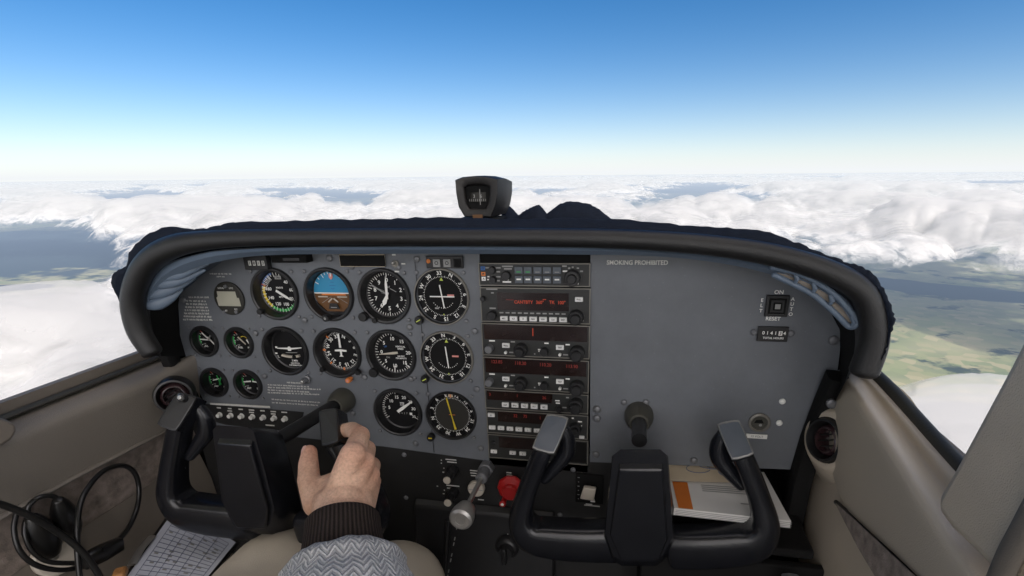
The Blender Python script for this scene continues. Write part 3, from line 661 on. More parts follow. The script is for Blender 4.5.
# gps
root, c, X, Y = radio('satellite_navigator', 'navigator radio with a lit orange text line and seven white buttons below', 479.6, 287.9, 590, 323, 'radio')
rdisp(root, c, X, Y, 497, 293, 569, 310.5, [(524, 302.3, 'CANTBTY', .0064, SEG), (540.5, 302.3, '360°', .0064, SEG), (552.5, 302.0, 'TK', .0064, SEG), (562, 302.2, '100°', .0064, SEG), (510, 298.6, '.......', .008, SEGD), (545, 298.8, '--', .008, SEG)])
mb = gmb(c); mb.quad((X(497), Y(310.6), RZ + .0001), (X(569), Y(310.6), RZ + .0001), (X(569), Y(293), RZ + .0001), (X(497), Y(293), RZ + .0001), DISP); mb.build('display_surround', root, smooth=False)
for i in range(7): rbtn(root, c, X, Y, 503.6 + i * 10.0, 318.8, .0105, .0062, BTN, .003, ('MSG', 'ALT', 'D', 'NAV', 'VNV', 'CLR', 'ENT')[i])
rbtn(root, c, X, Y, 579, 298.3, .0105, .0062, BTN, .003, 'PULL')
rlab(root, c, X, Y, [(501 + i * 6.3, 313.3, '', .0056, GREYM) for i in range(11)] + [(492, 289.8, '', .016, GREYM), (492.5, 293.5, '', .004, GREYM), (492, 309, '', .009, GREYM), (582.5, 319.6, '', .004, GREYM)])
rknob(root, c, X, Y, 576.5, 315.5, .0100, .011, .0068, .008); rknob(root, c, X, Y, 492, 315.5, .0062, .009); rknob(root, c, X, Y, 482.8, 299, .0034, .006)
# two com/nav radios
def comnav(name, label, L, T, R_, B, segs):
    root, c, X, Y = radio(name, label, L, T, R_, B)
    H = B - T; v = lambda t: T + H * t
    rdisp(root, c, X, Y, L + 2.5, T + H * .045, R_ - 2.5, T + H * .49, segs)
    for u, tx in ((506, 'FREQ'), (560.5, 'TEST')): rbtn(root, c, X, Y, u, v(.66), .0106, .0066, BTN, .003, tx)
    for u in (505.5, 560.5):
        mb = gmb(c); mb.lathe([(.0021, RZ), (.0021, RZ + .004), (.0014, RZ + .0045)], WHITE, (X(u), Y(v(.88)), 0), 12); mb.build('push_pin', root)
    rlab(root, c, X, Y, [(491.5, v(.54), '', .0085, WHITE), (513, v(.55), '', .006, GREYM), (547, v(.56), '', .006, WHITE), (568, v(.58), '', .006, WHITE), (540.5, v(.76), '', .006, WHITE), (540.5, v(.81), '', .005, WHITE), (511, v(.88), '', .006, GREYM), (566, v(.89), '', .007, GREYM), (487, v(.72), '', .004, GREYM), (535, v(.9), '', .002, GREYM)])
    rknob(root, c, X, Y, 521.5, v(.76), .0095, .012, .0065, .008); rknob(root, c, X, Y, 577.5, v(.80), .0105, .012, .0072, .009)
    rknob(root, c, X, Y, 489, v(.76), .0055, .010, m=SCREW); rknob(root, c, X, Y, 545, v(.80), .006, .008)
comnav('com_radio', 'upper transceiver radio, its red display blank except one thin bar', 481, 324.4, 589.5, 357.3, [(533.6, 331.5, '|', .012, SEG)])
comnav('com_radio', 'lower transceiver radio with faint rows of red digits', 482.6, 358.8, 588.6, 390.8, [(497, 363.5, '123.85', .0070, SEGD), (521, 364, '118.30', .0070, SEGD), (546, 364.5, '110.20', .0070, SEGD), (572, 365, '113.90', .0070, SEGD)])
# adf receiver
root, c, X, Y = radio('adf_receiver', 'slim receiver with five white square buttons in a row under a dark red window', 484.5, 392.2, 588.2, 411.4)
rdisp(root, c, X, Y, 487, 393.5, 553, 402.5, [(490, 397, '3', .006, SEGD), (518, 397, '1', .006, SEGD), (545, 397.5, '26', .0062, SEGD)])
for i in range(5): rbtn(root, c, X, Y, 505.7 + i * 9.8, 406.2, .0102, .0068, BTN, .003, ('ADF', 'BFO', 'FRQ', 'FLT', 'SET')[i])
rlab(root, c, X, Y, [(558, 399.6, '', .0065, WHITE), (558.5, 402, '', .006, WHITE), (565, 406, '', .006, GREYM), (568, 396, '', .004, GREYM)])
rknob(root, c, X, Y, 576.5, 402, .0105, .012, .0075, .009); rknob(root, c, X, Y, 560, 407, .0045, .007)
# transponder
root, c, X, Y = radio('transponder', 'slim transponder with six small white buttons and a white key above left', 486.2, 412.8, 587.8, 436.3, 'transponder')
rdisp(root, c, X, Y, 498, 414.2, 556, 424, [(516, 417.3, '32', .0068, SEGD), (526, 417.3, '75', .0068, SEGD), (541, 418, '1', .0065, SEGD)])
for i in range(6): rbtn(root, c, X, Y, 491.8 + i * 9.2, 430.2, .0098, .0060, BTN, .003, str(i + 1))
rbtn(root, c, X, Y, 491.6, 417.5, .0102, .0056, BTN, .003, 'IDT'); rbtn(root, c, X, Y, 582, 434, .0075, .0045, BTN, .002)
rlab(root, c, X, Y, [(573, 416, '', .003, WHITE), (580, 419, '', .006, WHITE), (581, 423, '', .003, WHITE), (566, 421, '', .003, GREYM)])
rknob(root, c, X, Y, 576, 425, .0085, .009, .005, .006)
# dme
root, c, X, Y = radio('distance_readout', 'lowest radio unit with blank red window and three white keys', 487.6, 437.6, 588, 461.5)
rdisp(root, c, X, Y, 499, 439.5, 540, 450.5, [])
for u in (493.5, 513, 523.2): rbtn(root, c, X, Y, u, 454.5, .0098, .0056, BTN, .003, 'ABC'[(493.5, 513, 523.2).index(u)])
mb = gmb(c); mb.lathe([(.0032, RZ), (.0032, RZ + .003), (.002, RZ + .0035)], BLACK, (X(493.5), Y(446), 0), 12); mb.build('knob', root)
mb = gmb(c); mb.quad((X(571), Y(459.5), RZ + .0003), (X(586), Y(459.5), RZ + .0003), (X(586), Y(439.5), RZ + .0003), (X(571), Y(439.5), RZ + .0003), MATTE); mb.build('blank_plate', root, smooth=False)
# dark mounting tray behind the radios: part of the panel
mb = MB(); xa = q(478.5, 250)[0]; xb = q(590, 250)[0]; mb.box(((xa + xb) / 2 - .0, PAN + .006, -.245), (xb - xa + .004, .006, .36), MATTE); mb.build('radio_tray', panel)

# ------------------------------------------------------------------ right panel fittings
x, z_ = q(777, 306, .004); c = Vector((x, PAN, z_)); root = thing('beacon_switch', 'square black locator switch marked RESET on the blank grey panel', 'switch', c)
mb = gmb(c); mb.box((0, 0, .0035), (.0262, .0270, .004), BLACK); mb.build('plate', root, bevel=.0006)
mb = gmb(c)
for i in range(3):
    e = .0200 - i * .005; mb.box((0, 0, .0058 + i * .0006), (e, e, .0006), MATTE if i % 2 == 0 else SATIN)
mb.rect(0, 0, .0062, .0062, .0080, GREYM); mb.rect(0, -.0098, .018, .0008, .0058, GREYM); mb.build('rocker', root, smooth=False)
mb = gmb(c); mb.text('ON', .0068, .0006, .0168, .0021, WHITE); mb.text('RESET', .0066, -.002, -.0170, .0021, WHITE)
for i, ch in enumerate('ELT'): mb.text(ch, .0060, -.0175, .0065 - i * .0068, .0021, WHITE)
for i, ch in enumerate('AUTO'): mb.text(ch, .0060, .0175, .0085 - i * .0064, .0021, WHITE)
mb.build('legend', root, smooth=False)
x, z_ = q(772.5, 334, .003); c = Vector((x, PAN, z_)); root = thing('hour_meter', 'black hour meter with a row of tiny white digits, below the RESET switch', 'meter', c)
mb = gmb(c); mb.box((0, 0, .003), (.0360, .0195, .003), BLACK); mb.build('case', root, bevel=.0006)
mb = gmb(c)
for i in range(5): mb.text(str((0, 1, 4, 1, 1)[i]), .0060, -.0112 + i * .0048, .0015, .0048, WHITE)
mb.rect(.0088, .0015, .0044, .0058, .0048, WHITE); mb.text('3', .0052, .0088, .0015, .0050, BLACK); mb.text('4', .006, .0136, .0015, .0048, WHITE); mb.text('TOTAL HOURS', .0036, .001, -.0050, .0048, WHITE); mb.build('digits', root, smooth=False)
mb = gmb(c)
for s_ in (-1, 1): mb.lathe([(.0042, .0015), (.004, .003), (.0022, .0042)], SCREW, (s_ * .0218, .001, 0), 14)
mb.build('mounting_screws', root)
x, z_ = q(759.5, 423, .003); c = Vector((x, PAN, z_)); root = thing('power_socket', 'round metal socket above a small white label, lower right of the blank panel', 'socket', c)
mb = gmb(c); mb.lathe([(.0138, .0012), (.0138, .0035), (.0125, .0045), (.0105, .0045), (.0095, .003), (.0095, -.0005)], TRIMRIM, n=32, cap1=False); mb.build('rim', root)
mb = gmb(c); mb.disc((0, 0, .0006), .0098, OLIVE); mb.prism([(-.006, -.001), (.006, -.001), (.003, .004), (-.004, .003)], .0007, .0016, MATTE); mb.disc((.002, -.004, .0012), .002, GREYM, 12); mb.build('insert', root, smooth=False)
mb = gmb(c); mb.box((-.001, -.0205, .0022), (.0265, .0062, .0012), WHITE); mb.text('12 VOLT', .0042, -.001, -.0205, .0031, GREYM); mb.build('label_plate', root)

# ------------------------------------------------------------------ black lower panels
low = thing('lower_panel', 'black lower panel under the dials carrying knobs and switches', 'lower panel', (-0.22, PAN + .004, -.56))
mb = gmb((0, PAN + .003, 0)); mb.prism([(-.735, -.80), (.03, -.80), (.03, -.385), q(480, 456), q(384, 441), q(300, 432), q(216, 420), (-.735, q(203, 400)[1])], -.004, 0, SUBP)
mb.build('panel_sheet', low)
for u, v in ((404, 455), (406, 498), (560, 515), (573, 470)):
    mb = gmb((0, PAN + .003, 0)); p_ = at(u, v, PAN + .002); dome(mb, p_.x, p_.z, .0042, w=0, m=SCREW); mb.build('screw', low)
# pedestal below
ped = thing('pedestal', 'dark centre pedestal below the throttle, in shadow', 'pedestal', (-.2, .66, -.8))
mb = MB(); mb.add([(-.335, .655, -.80), (-.10, .655, -.80), (-.10, .69, -.508), (-.335, .69, -.508), (-.335, .70, -.80), (-.10, .70, -.80), (-.10, .70, -.500), (-.335, .70, -.500)], [(0, 1, 2, 3), (3, 2, 6, 7), (1, 5, 6, 2), (0, 3, 7, 4)], BLACK); mb.build('body', ped, bevel=.004)
def pedp(u, v, w=.0):
    d = ray(u, v); n = np.array([0, -.292, .035]); n /= np.linalg.norm(n); p0 = np.array([-.2, .655, -.80]) + n * w
    t = n.dot(p0) / n.dot(d); return Vector(d * t)
mb = MB()
for i in range(12):
    a = pedp(458 - i * 1.0, 521 + i * 5.4, .002); b = pedp(457.4 - i * 1.0, 524 + i * 5.4, .002)
    if i % 3 != 2: mb.sweep([a, b], [.0009, .0009], GREYM, n=6)
mb.build('trim_scale', ped)
mb = MB(); mb.sweep([pedp(448, 520, .004), pedp(446, 560, .004), pedp(443, 600, .004)], [.004, .004, .004], SATIN, n=10); mb.build('trim_wheel_edge', ped)
cq = pedp(508, 545, .0); root = thing('fuel_selector', 'round black selector knob on the dark pedestal', 'selector', cq)
mb = gmb(cq); mb.lathe([(.019, -.002), (.019, .008), (.016, .012), (.013, .013), (.011, .022)], SATIN, n=28); mb.build('dial', root)
mb = gmb(cq); mb.box((0, 0, .026), (.007, .030, .012), BLACK); mb.build('handle', root, bevel=.002)
mb = gmb(cq); mb.rect(0, -.0155, .007, .0016, .0105, WHITE); mb.rect(.001, .023, .0015, .0015, .0025, WHITE); mb.build('mark', root, smooth=False)

# breaker row
xa, za = q(206, 404.5, .002); xb, zb = q(300, 420, .002)
root = thing('breaker_panel', 'black strip with a row of seven small white round breakers', 'breaker panel', q(255, 415) and Vector((q(255, 415)[0], PAN, q(255, 415)[1])))
mb = gmb((0, PAN, 0)); mb.prism([q(202, 403.5), q(205, 418), q(226, 424), q(300, 432), q(304, 412)], .0005, .0026, SUBP); mb.build('strip', root)
for i in range(7):
    u, v = 218.8 + i * 10.9, 415.4 + i * .65
    x, z_ = q(u, v, .006); mb = gmb((x, PAN, z_)); mb.lathe([(.0048, .0022), (.0048, .0036), (.0036, .0042), (.0036, .009), (.003, .0096)], WHITE, n=18); mb.build('breaker', root)
mb = gmb((0, PAN, 0))
for i in range(7):
    for k in range(1 + (i % 2)):
        x, z_ = q(218.8 + i * 10.9, 407.8 + i * .75 + k * 2.4, .003); mb.rect(x, z_, random.uniform(.006, .011), .0022, .0030, DIMW)
x, z_ = q(270, 425.3, .003); mb.rect(x, z_, .017, .0022, .003, DIMW)
mb.build('legend', root, smooth=False)

# throttle, mixture, dimmers, flap switch
def pull(name, label, u0, v0, u1, v1):
    a = at(u0, v0, PAN); b_ = Vector((a.x, 0, a.z)); 
    return a
# throttle: shaft runs straight aft from the nut
b = at(487, 467, PAN); root = thing('throttle', 'silver throttle knob on a steel shaft pulled out of the black panel', 'throttle', b)
mb = gmb(b); mb.lathe([(.0125, -.002), (.0125, .012), (.011, .013)], SCREW, n=6); mb.lathe([(.0092, .012), (.0092, .034), (.008, .036)], SCREW, n=24); mb.build('lock_nut', root, angle=30)
mb = gmb(b); mb.lathe([(.0036, .03), (.0036, .118)], CHROME, n=16); mb.build('shaft', root)
mb = gmb(b); mb.lathe([(.006, .104), (.0125, .110), (.0160, .124), (.0165, .132), (.0158, .137), (.012, .1395), (.0075, .1390), (.0072, .1382)], SILVER, n=36); mb.build('knob', root)
cq = at(476.5, 488, PAN - .003); root = thing('friction_disc', 'round cream disc on the black panel behind the throttle shaft', 'knob', cq)
mb = gmb(cq); mb.lathe([(.0135, -.003), (.0135, .004), (.0122, .0055)], CREAM, n=32); mb.build('disc', root)
mb = gmb(cq); mb.rect(0, 0, .024, .0014, .0058, GREYM); mb.build('slot_mark', root, smooth=False)
b = at(511, 489, PAN - .02); root = thing('mixture_control', 'red mixture knob on the black panel beside the throttle', 'knob', Vector((b.x, PAN, b.z)))
mb = gmb((b.x, PAN, b.z)); mb.lathe([(.006, 0), (.006, .008), (.0105, .010), (.021, .014), (.0222, .019), (.0200, .022), (.0125, .025), (.0125, .031), (.011, .033)], REDK, n=10); mb.build('knob', root, angle=20)
mb = gmb((b.x, PAN, b.z)); mb.lathe([(.0042, 0), (.0042, .026), (.0052, .026), (.0052, .030), (.004, .031)], REDK, (-.012, -.022, 0), 16); mb.disc((-.012, -.022, .0313), .0026, WHITE, 14); mb.build('release_button', root)
for i, (u, v, lab) in enumerate(((449, 476.5, 'upper of two small black dimmer knobs with white tips'), (449.5, 498.5, 'lower of two small black dimmer knobs, partly behind the throttle knob'))):
    b = at(u + 4, v - 6, PAN); root = thing('dimmer_knob', lab, 'knob', b, 'pair of dimmer knobs left of the throttle')
    mb = gmb(b); mb.lathe([(.0088, -.002), (.0088, .010), (.0075, .012)], BLACK, n=24); mb.build('base', root)
    mb = gmb(b); mb.lathe([(.0064, .011), (.0064, .027), (.0056, .029)], SATIN, n=24); mb.build('cap', root)
    mb = gmb(b); mb.lathe([(.0060, .0285), (.0060, .0305), (.0050, .0315)], CREAM, n=24); mb.build('tip', root)
mb = gmb((0, PAN + .002, 0))
for (u, v, w) in ((451, 459.5, .018), (452, 462, .016), (441.5, 460, .002), (441.5, 463, .002), (453, 485.5, .022), (450, 488, .010), (437.5, 486, .0025), (444, 468, .002), (443.5, 472, .003), (444.5, 490, .002), (443.8, 493.5, .003), (474, 470.5, .013), (474, 473, .012), (474, 475.5, .010), (509, 472.5, .008), (509.5, 475, .009), (511, 477.5, .011), (481, 499.5, .010), (592, 505.5, .024), (589, 504, .010)):
    p_ = at(u, v, PAN + .002); mb.rect(p_.x, p_.z, w, .0019, .0006, DIMW)
mb.build('legend', low, smooth=False)
b = at(589.5, 487, PAN); root = thing('flap_switch', 'cream paddle flap switch in a black slot left of the right yoke hub', 'switch', b)
mb = gmb(b); mb.box((.0, -.003, -.0005), (.042, .050, .004), MATTE); mb.build('slot_plate', root, bevel=.0006)
mb = gmb(b); mb.prism([(-.012, -.008), (.008, -.010), (.011, .011), (-.007, .012)], .014, .022, CREAM); mb.build('paddle', root, bevel=.0012)
mb = gmb(b); mb.sweep([(0, 0, 0), (.0, 0, .016)], [.004, .004], SATIN, n=10); mb.build('stem', root)
mb = gmb(b); mb.prism([(.002, -.024), (.009, -.024), (.007, -.016), (.004, -.016)], .0018, .0035, WHITE)
for i in range(6): mb.rect(-.0165, .016 - i * .0075, .0015 if i % 2 else .003, .0012, .0019, GREYM)
mb.build('position_marks', root, smooth=False)

# ================================================================== GLARESHIELD
gl = thing('glareshield', 'black padded glareshield hood curving around the top of the panel', 'glareshield', (-.22, .62, -.10))
RP = [(152, 352, .9), (139, 331, 1.0), (133, 304, 1.0), (138, 279, 1.0), (152, 258.5, 1.0), (175, 246, .95), (206, 240.5, .78), (250, 238, .68), (330, 237, .64), (440, 236.8, .64), (560, 237.6, .66), (650, 240.6, .68), (720, 246.5, .70), (775, 255.5, .74), (824, 270, .78), (857, 287.5, .82), (871, 309, .86), (874, 340, .92), (864, 371, .95)]
rp = catmull([tuple(at(u, v, .60)) + (k,) for u, v, k in RP], 6)
mb = MB(); mb.sweep([p[:3] for p in rp], [(.0155 * p[3], .0155 * p[3]) for p in rp], ROLL, n=24, up=(0, 1, 0), round_end=.5); mb.build('padded_roll', gl, angle=60)
# lining between the roll and the panel
A = catmull([(152, 356), (144, 333), (139, 306), (146, 283), (164, 265), (190, 256), (220, 250), (260, 247.5), (330, 246), (440, 246), (560, 247), (650, 250), (720, 256.5), (775, 267), (815, 279), (846, 297), (859, 318), (860, 345), (850, 374)], 6)
Bq = catmull([(186, 356), (182, 345), (179, 330), (179, 299), (188, 279), (212, 262), (250, 251), (300, 248), (360, 247), (440, 247), (560, 249), (650, 251), (725, 258), (780, 275), (818, 299), (837, 322), (841, 348), (838, 378), (825, 420)], 6)
rowA = [tuple(at(u, v, .606)) for u, v in A]; rowB = [tuple(at(u, v, PAN - .0005)) for u, v in Bq]
lin = [[tuple(Vector(a).lerp(Vector(b_), t)) for a, b_ in zip(rowA, rowB)] for t in (0, .25, .5, .75, 1)]
mb = MB(); mb.loft(lin[:2], SATIN); mb.loft(lin[1:], MATTE); mb.build('inner_lining', gl, angle=60)
# blue-grey edge strip under the roll
E1 = catmull([(141, 306), (145, 290), (156, 273), (176, 261), (203, 253), (235, 249.8), (270, 248), (330, 247), (440, 246.6), (560, 247.4), (650, 250), (715, 256), (770, 266.5), (812, 279.5), (844, 296), (861, 318)], 6)
E2 = catmull([(152, 309), (156, 296), (167, 283), (189, 270), (215, 262.5), (242, 257.5), (275, 255), (330, 254), (440, 253.8), (560, 254.5), (650, 256), (712, 262), (764, 272.5), (805, 288), (829, 306), (842, 325)], 6)
mb = MB(); mb.loft([[tuple(at(u, v, .612)) for u, v in E1], [tuple(at(u * .5 + u2 * .5, v * .5 + v2 * .5 - .6, .609)) for (u, v), (u2, v2) in zip(E1, E2)], [tuple(at(u, v, .619)) for u, v in E2]], LINING); mb.build('edge_strip', gl, angle=70)
# fluted trim at the left corner
def leaf(path, Y0, m=LINING, w0=.5):
    pts = catmull([tuple(at(u, v, Y)) + (r,) for (u, v, r, Y) in path], 6)
    mb.sweep([p[:3] for p in pts], [(p[3] * .55, p[3]) for p in pts], m, n=12, up=(0, 1, 0), round_end=.6)
mb = MB()
Lo = catmull([(142, 300), (144, 288), (152, 277), (166, 265), (185, 257), (215, 252)], 5); Li = catmull([(158, 312), (168, 306), (180, 294), (192, 284), (204, 274), (222, 262)], 5)
mb.loft([[tuple(at(u, v, .615)) for u, v in Lo], [tuple(at((u + a) / 2, (v + b_) / 2, .632)) for (u, v), (a, b_) in zip(Lo, Li)], [tuple(at(u, v, .655)) for u, v in Li]], LINING2)
mb.build('fluted_trim', gl, angle=70)
for path in ([(164, 277.5, .0052, .616), (178, 275, .0065, .620), (193, 269, .005, .628), (208, 264, .002, .64)],
             [(157, 285, .0058, .616), (173, 282.5, .0070, .620), (190, 276, .0055, .63), (205, 270, .002, .64)],
             [(149.5, 295, .0068, .614), (163, 292, .0075, .619), (178, 286, .0062, .628), (195, 278, .002, .64)],
             [(147, 305, .0068, .612), (158, 304, .0085, .616), (171, 298, .006, .624), (182, 289, .002, .635)]):
    mb = MB(); leaf(path, 0); mb.build('trim_flute', gl, angle=70)
# long eyelet trim at the right corner
mb = MB()
for path, r in (([(772, 267), (800, 274), (826, 288), (845, 305), (856, 320), (855, 326), (848, 326), (836, 314), (815, 296), (795, 285), (774, 275)], .0032),):
    pts = catmull([tuple(at(u, v, (.606 if i < 6 else .610))) for i, (u, v) in enumerate(path)], 5)
    mb.sweep(pts, [r] * len(pts), LINING, n=10, up=(0, 1, 0), round_end=.8)
mb.build('eyelet_trim', gl, angle=70)
for (u, v, du, dv) in ((787, 275, 9, 3.6), (805, 283.5, 9, 5), (822, 294.5, 9, 6), (843, 313, 10, 9)):
    mb = MB(); a = at(u - du, v - dv, .613); b_ = at(u + du, v + dv, .613); pts = [tuple(a.lerp(b_, t)) for t in (0, .25, .5, .75, 1)]
    mb.sweep(pts, [(.003, .0035), (.0035, .0062), (.0036, .0068), (.0035, .0062), (.003, .0035)], WALLD, n=14, up=(0, 1, 0), round_end=.7); mb.build('lens', gl, angle=70)
    mb = MB(); mb.sweep([tuple(at(u + du * .9, v + dv * .9 - 5, .606)), tuple(at(u + du * 1.15, v + dv * 1.1, .605)), tuple(at(u + du * .9, v + dv * .9 + 4, .607))], [.002, .0026, .002], LINING, n=8); mb.build('rib', gl)

# navy cover draped over the top and hanging at the ends
CS = [(150, 352, .6), (136, 325, .6), (122, 300, .6), (113, 283, .6), (117, 272, .6), (128, 265, .6), (133, 250, .61), (148, 235.5, .62), (168, 226.5, .63), (186, 229, .63), (205, 228.5, .63), (225, 224, .63), (243, 221.5, .63), (285, 221, .63), (330, 219.5, .63), (380, 219.5, .63), (425, 217.5, .63), (500, 219, .63), (560, 219, .63), (600, 219, .63), (650, 222, .63), (700, 226.5, .63), (735, 228.5, .63), (765, 232, .63), (790, 240, .625), (815, 249.5, .62), (840, 260, .615), (858, 266, .61), (872, 273, .605), (882, 288, .6), (889, 305, .595), (893, 319, .592), (889, 335, .592), (884, 350, .592), (879, 358, .592)]
cs = catmull([tuple(at(u, v, Y)) for u, v, Y in CS], 5)
rin = [min(rp, key=lambda r: (Vector(r[:3]) - Vector(c_) ).length) for c_ in cs]
rows = [[], [], [], [], [], [], []]
cen = Vector((-.22, .62, -.20))
for i, c_ in enumerate(cs):
    c_ = Vector(c_); r_ = Vector(rin[i][:3]); jit = Vector((random.uniform(-1, 1), 0, random.uniform(-1, 1))) * .0011
    d_ = (c_ - r_); d_.normalize()
    base = r_ + d_ * .0078 + Vector((0, -.002, 0))
    rows[0].append(tuple(base)); rows[1].append(tuple(base.lerp(c_, .55) + Vector((0, -.0065, 0)) + jit)); rows[2].append(tuple(c_ + jit + Vector((0, -.0035, 0)))); rows[3].append(tuple(c_ + Vector((0, .004, 0)) + jit))
    f = lambda k, dz: tuple(cen.lerp(c_, 1 - .06 * k) + Vector((0, .10 * k, 0)) + Vector((0, 0, -dz)))
    inner = max(0, min(1, (c_.z + .13) / .05))
    side = 1 - inner; xs = -.742 if c_.x < -.22 else .292
    rows[4].append((c_.x + (xs - c_.x) * side, c_.y + .09, c_.z - .022))
    rows[5].append((c_.x * .995 + (xs - c_.x) * side, c_.y + .28, c_.z - .065))
    rows[6].append((c_.x * .99 + (xs - c_.x) * side, c_.y + .52, c_.z - .15))
mb = MB(); mb.loft(rows, CLOTH); cov = mb.build('fabric_cover', gl, angle=180)

# dark folded cloth on the glareshield
c0 = at(556, 222, .80); tj = thing('folded_cloth', 'crumpled dark cloth lying on top of the glareshield right of the compass', 'cloth', c0)
prof = [(500, 219), (506, 206), (511, 208), (517, 215), (524, 211), (531, 207.5), (537, 205), (541, 207), (546, 213.5), (551, 210), (560, 204), (568, 201.5), (577, 201.8), (588, 204), (597, 208), (605, 214), (613, 220)]
rows = []
for k, (dy, h) in enumerate(((-.03, 0), (-.022, .55), (-.008, .9), (.004, 1), (.03, .8), (.06, .4), (.09, -.1))):
    row = []
    for (u, v) in catmull(prof, 4):
        p_ = at(u, v, .80); bz = at(u, 224, .80).z - .012
        row.append((p_.x * (1 + .02 * random.uniform(-1, 1) * 0), p_.y + dy, bz + (p_.z - bz) * h + random.uniform(-1, 1) * .0007))
    rows.append(row)
mb = MB(); mb.loft(rows, CLOTH); mb.build('cloth_body', tj, angle=180)

# compass
cb = at(482, 219, .72); cm = thing('magnetic_compass', 'black box magnetic compass standing on the glareshield', 'compass', cb)
Cx = lambda u, v, Y=.72: (lambda p_: (p_.x, p_.y, p_.z))(at(u, v, Y))
out = [(454.5, 180), (462, 177), (476, 175.8), (487, 176.3), (498, 179), (498, 192), (496, 205), (491, 217), (464, 217), (458, 207), (455.5, 193)]
front = [Cx(u, v) for u, v in out]
ctr = Vector(Cx(477, 198))
def ins(k, Y): return [tuple(ctr.lerp(Vector(p_), k) + Vector((0, Y, 0))) for p_ in front]
rows = [ins(.58, .010), ins(.60, .002), ins(.68, .0), ins(.96, 0), ins(1.0, .003), [(x + .004, y + .03, z) for x, y, z in ins(1.0, 0)], [(x + .010, y + .055, z - .002) for x, y, z in ins(.9, 0)], [(x + .012, y + .065, z - .004) for x, y, z in ins(.6, 0)]]
mb = MB(); mb.loft(rows, COMPM, True); n = len(front); mb.add(rows[-1], [tuple(range(n))], COMPM); mb.build('housing', cm, angle=45)
mb = MB(); mb.add(ins(.60, .009), [tuple(range(n - 1, -1, -1))], MATTE); mb.build('window_glass', cm)
mb = MB()
pc = at(478, 197, .728); mb.M = Matrix.Translation(pc) @ GF
pts = [(.013 * math.sin(a), 0, .006 * math.cos(a) - .004) for a in np.linspace(-1.3, 1.3, 9)]
mb.loft([[(x, -.006, z) for x, y, z in pts], [(x, .006, z) for x, y, z in pts]], DIAL2)
for i in range(-4, 5): mb.rect(i * .0028, -.004, .0006, .003, .0030, GREYM)
mb.text('3', .006, -.0045, .001, .0031, GREYM); mb.text('6', .006, .005, .001, .0031, GREYM); mb.build('compass_card', cm)
mb = MB(); mb.M = Matrix.Translation(at(480, 197, .7205)) @ GF; mb.rect(0, 0, .0008, .020, 0, GREYM); mb.build('lubber_line', cm, smooth=False)
mb = MB(); mb.M = Matrix.Translation(at(478, 210, .7185)) @ GF; mb.rect(0, 0, .034, .0010, 0, DIAL2); mb.rect(-.001, -.0085, .014, .005, 0, EARTH); mb.build('deviation_card', cm, smooth=False)
mb = MB(); pb = at(482, 216, .75); mb.box((pb.x, pb.y + .0, pb.z - .016), (.06, .05, .03), MATTE); mb.build('base', cm, bevel=.003)

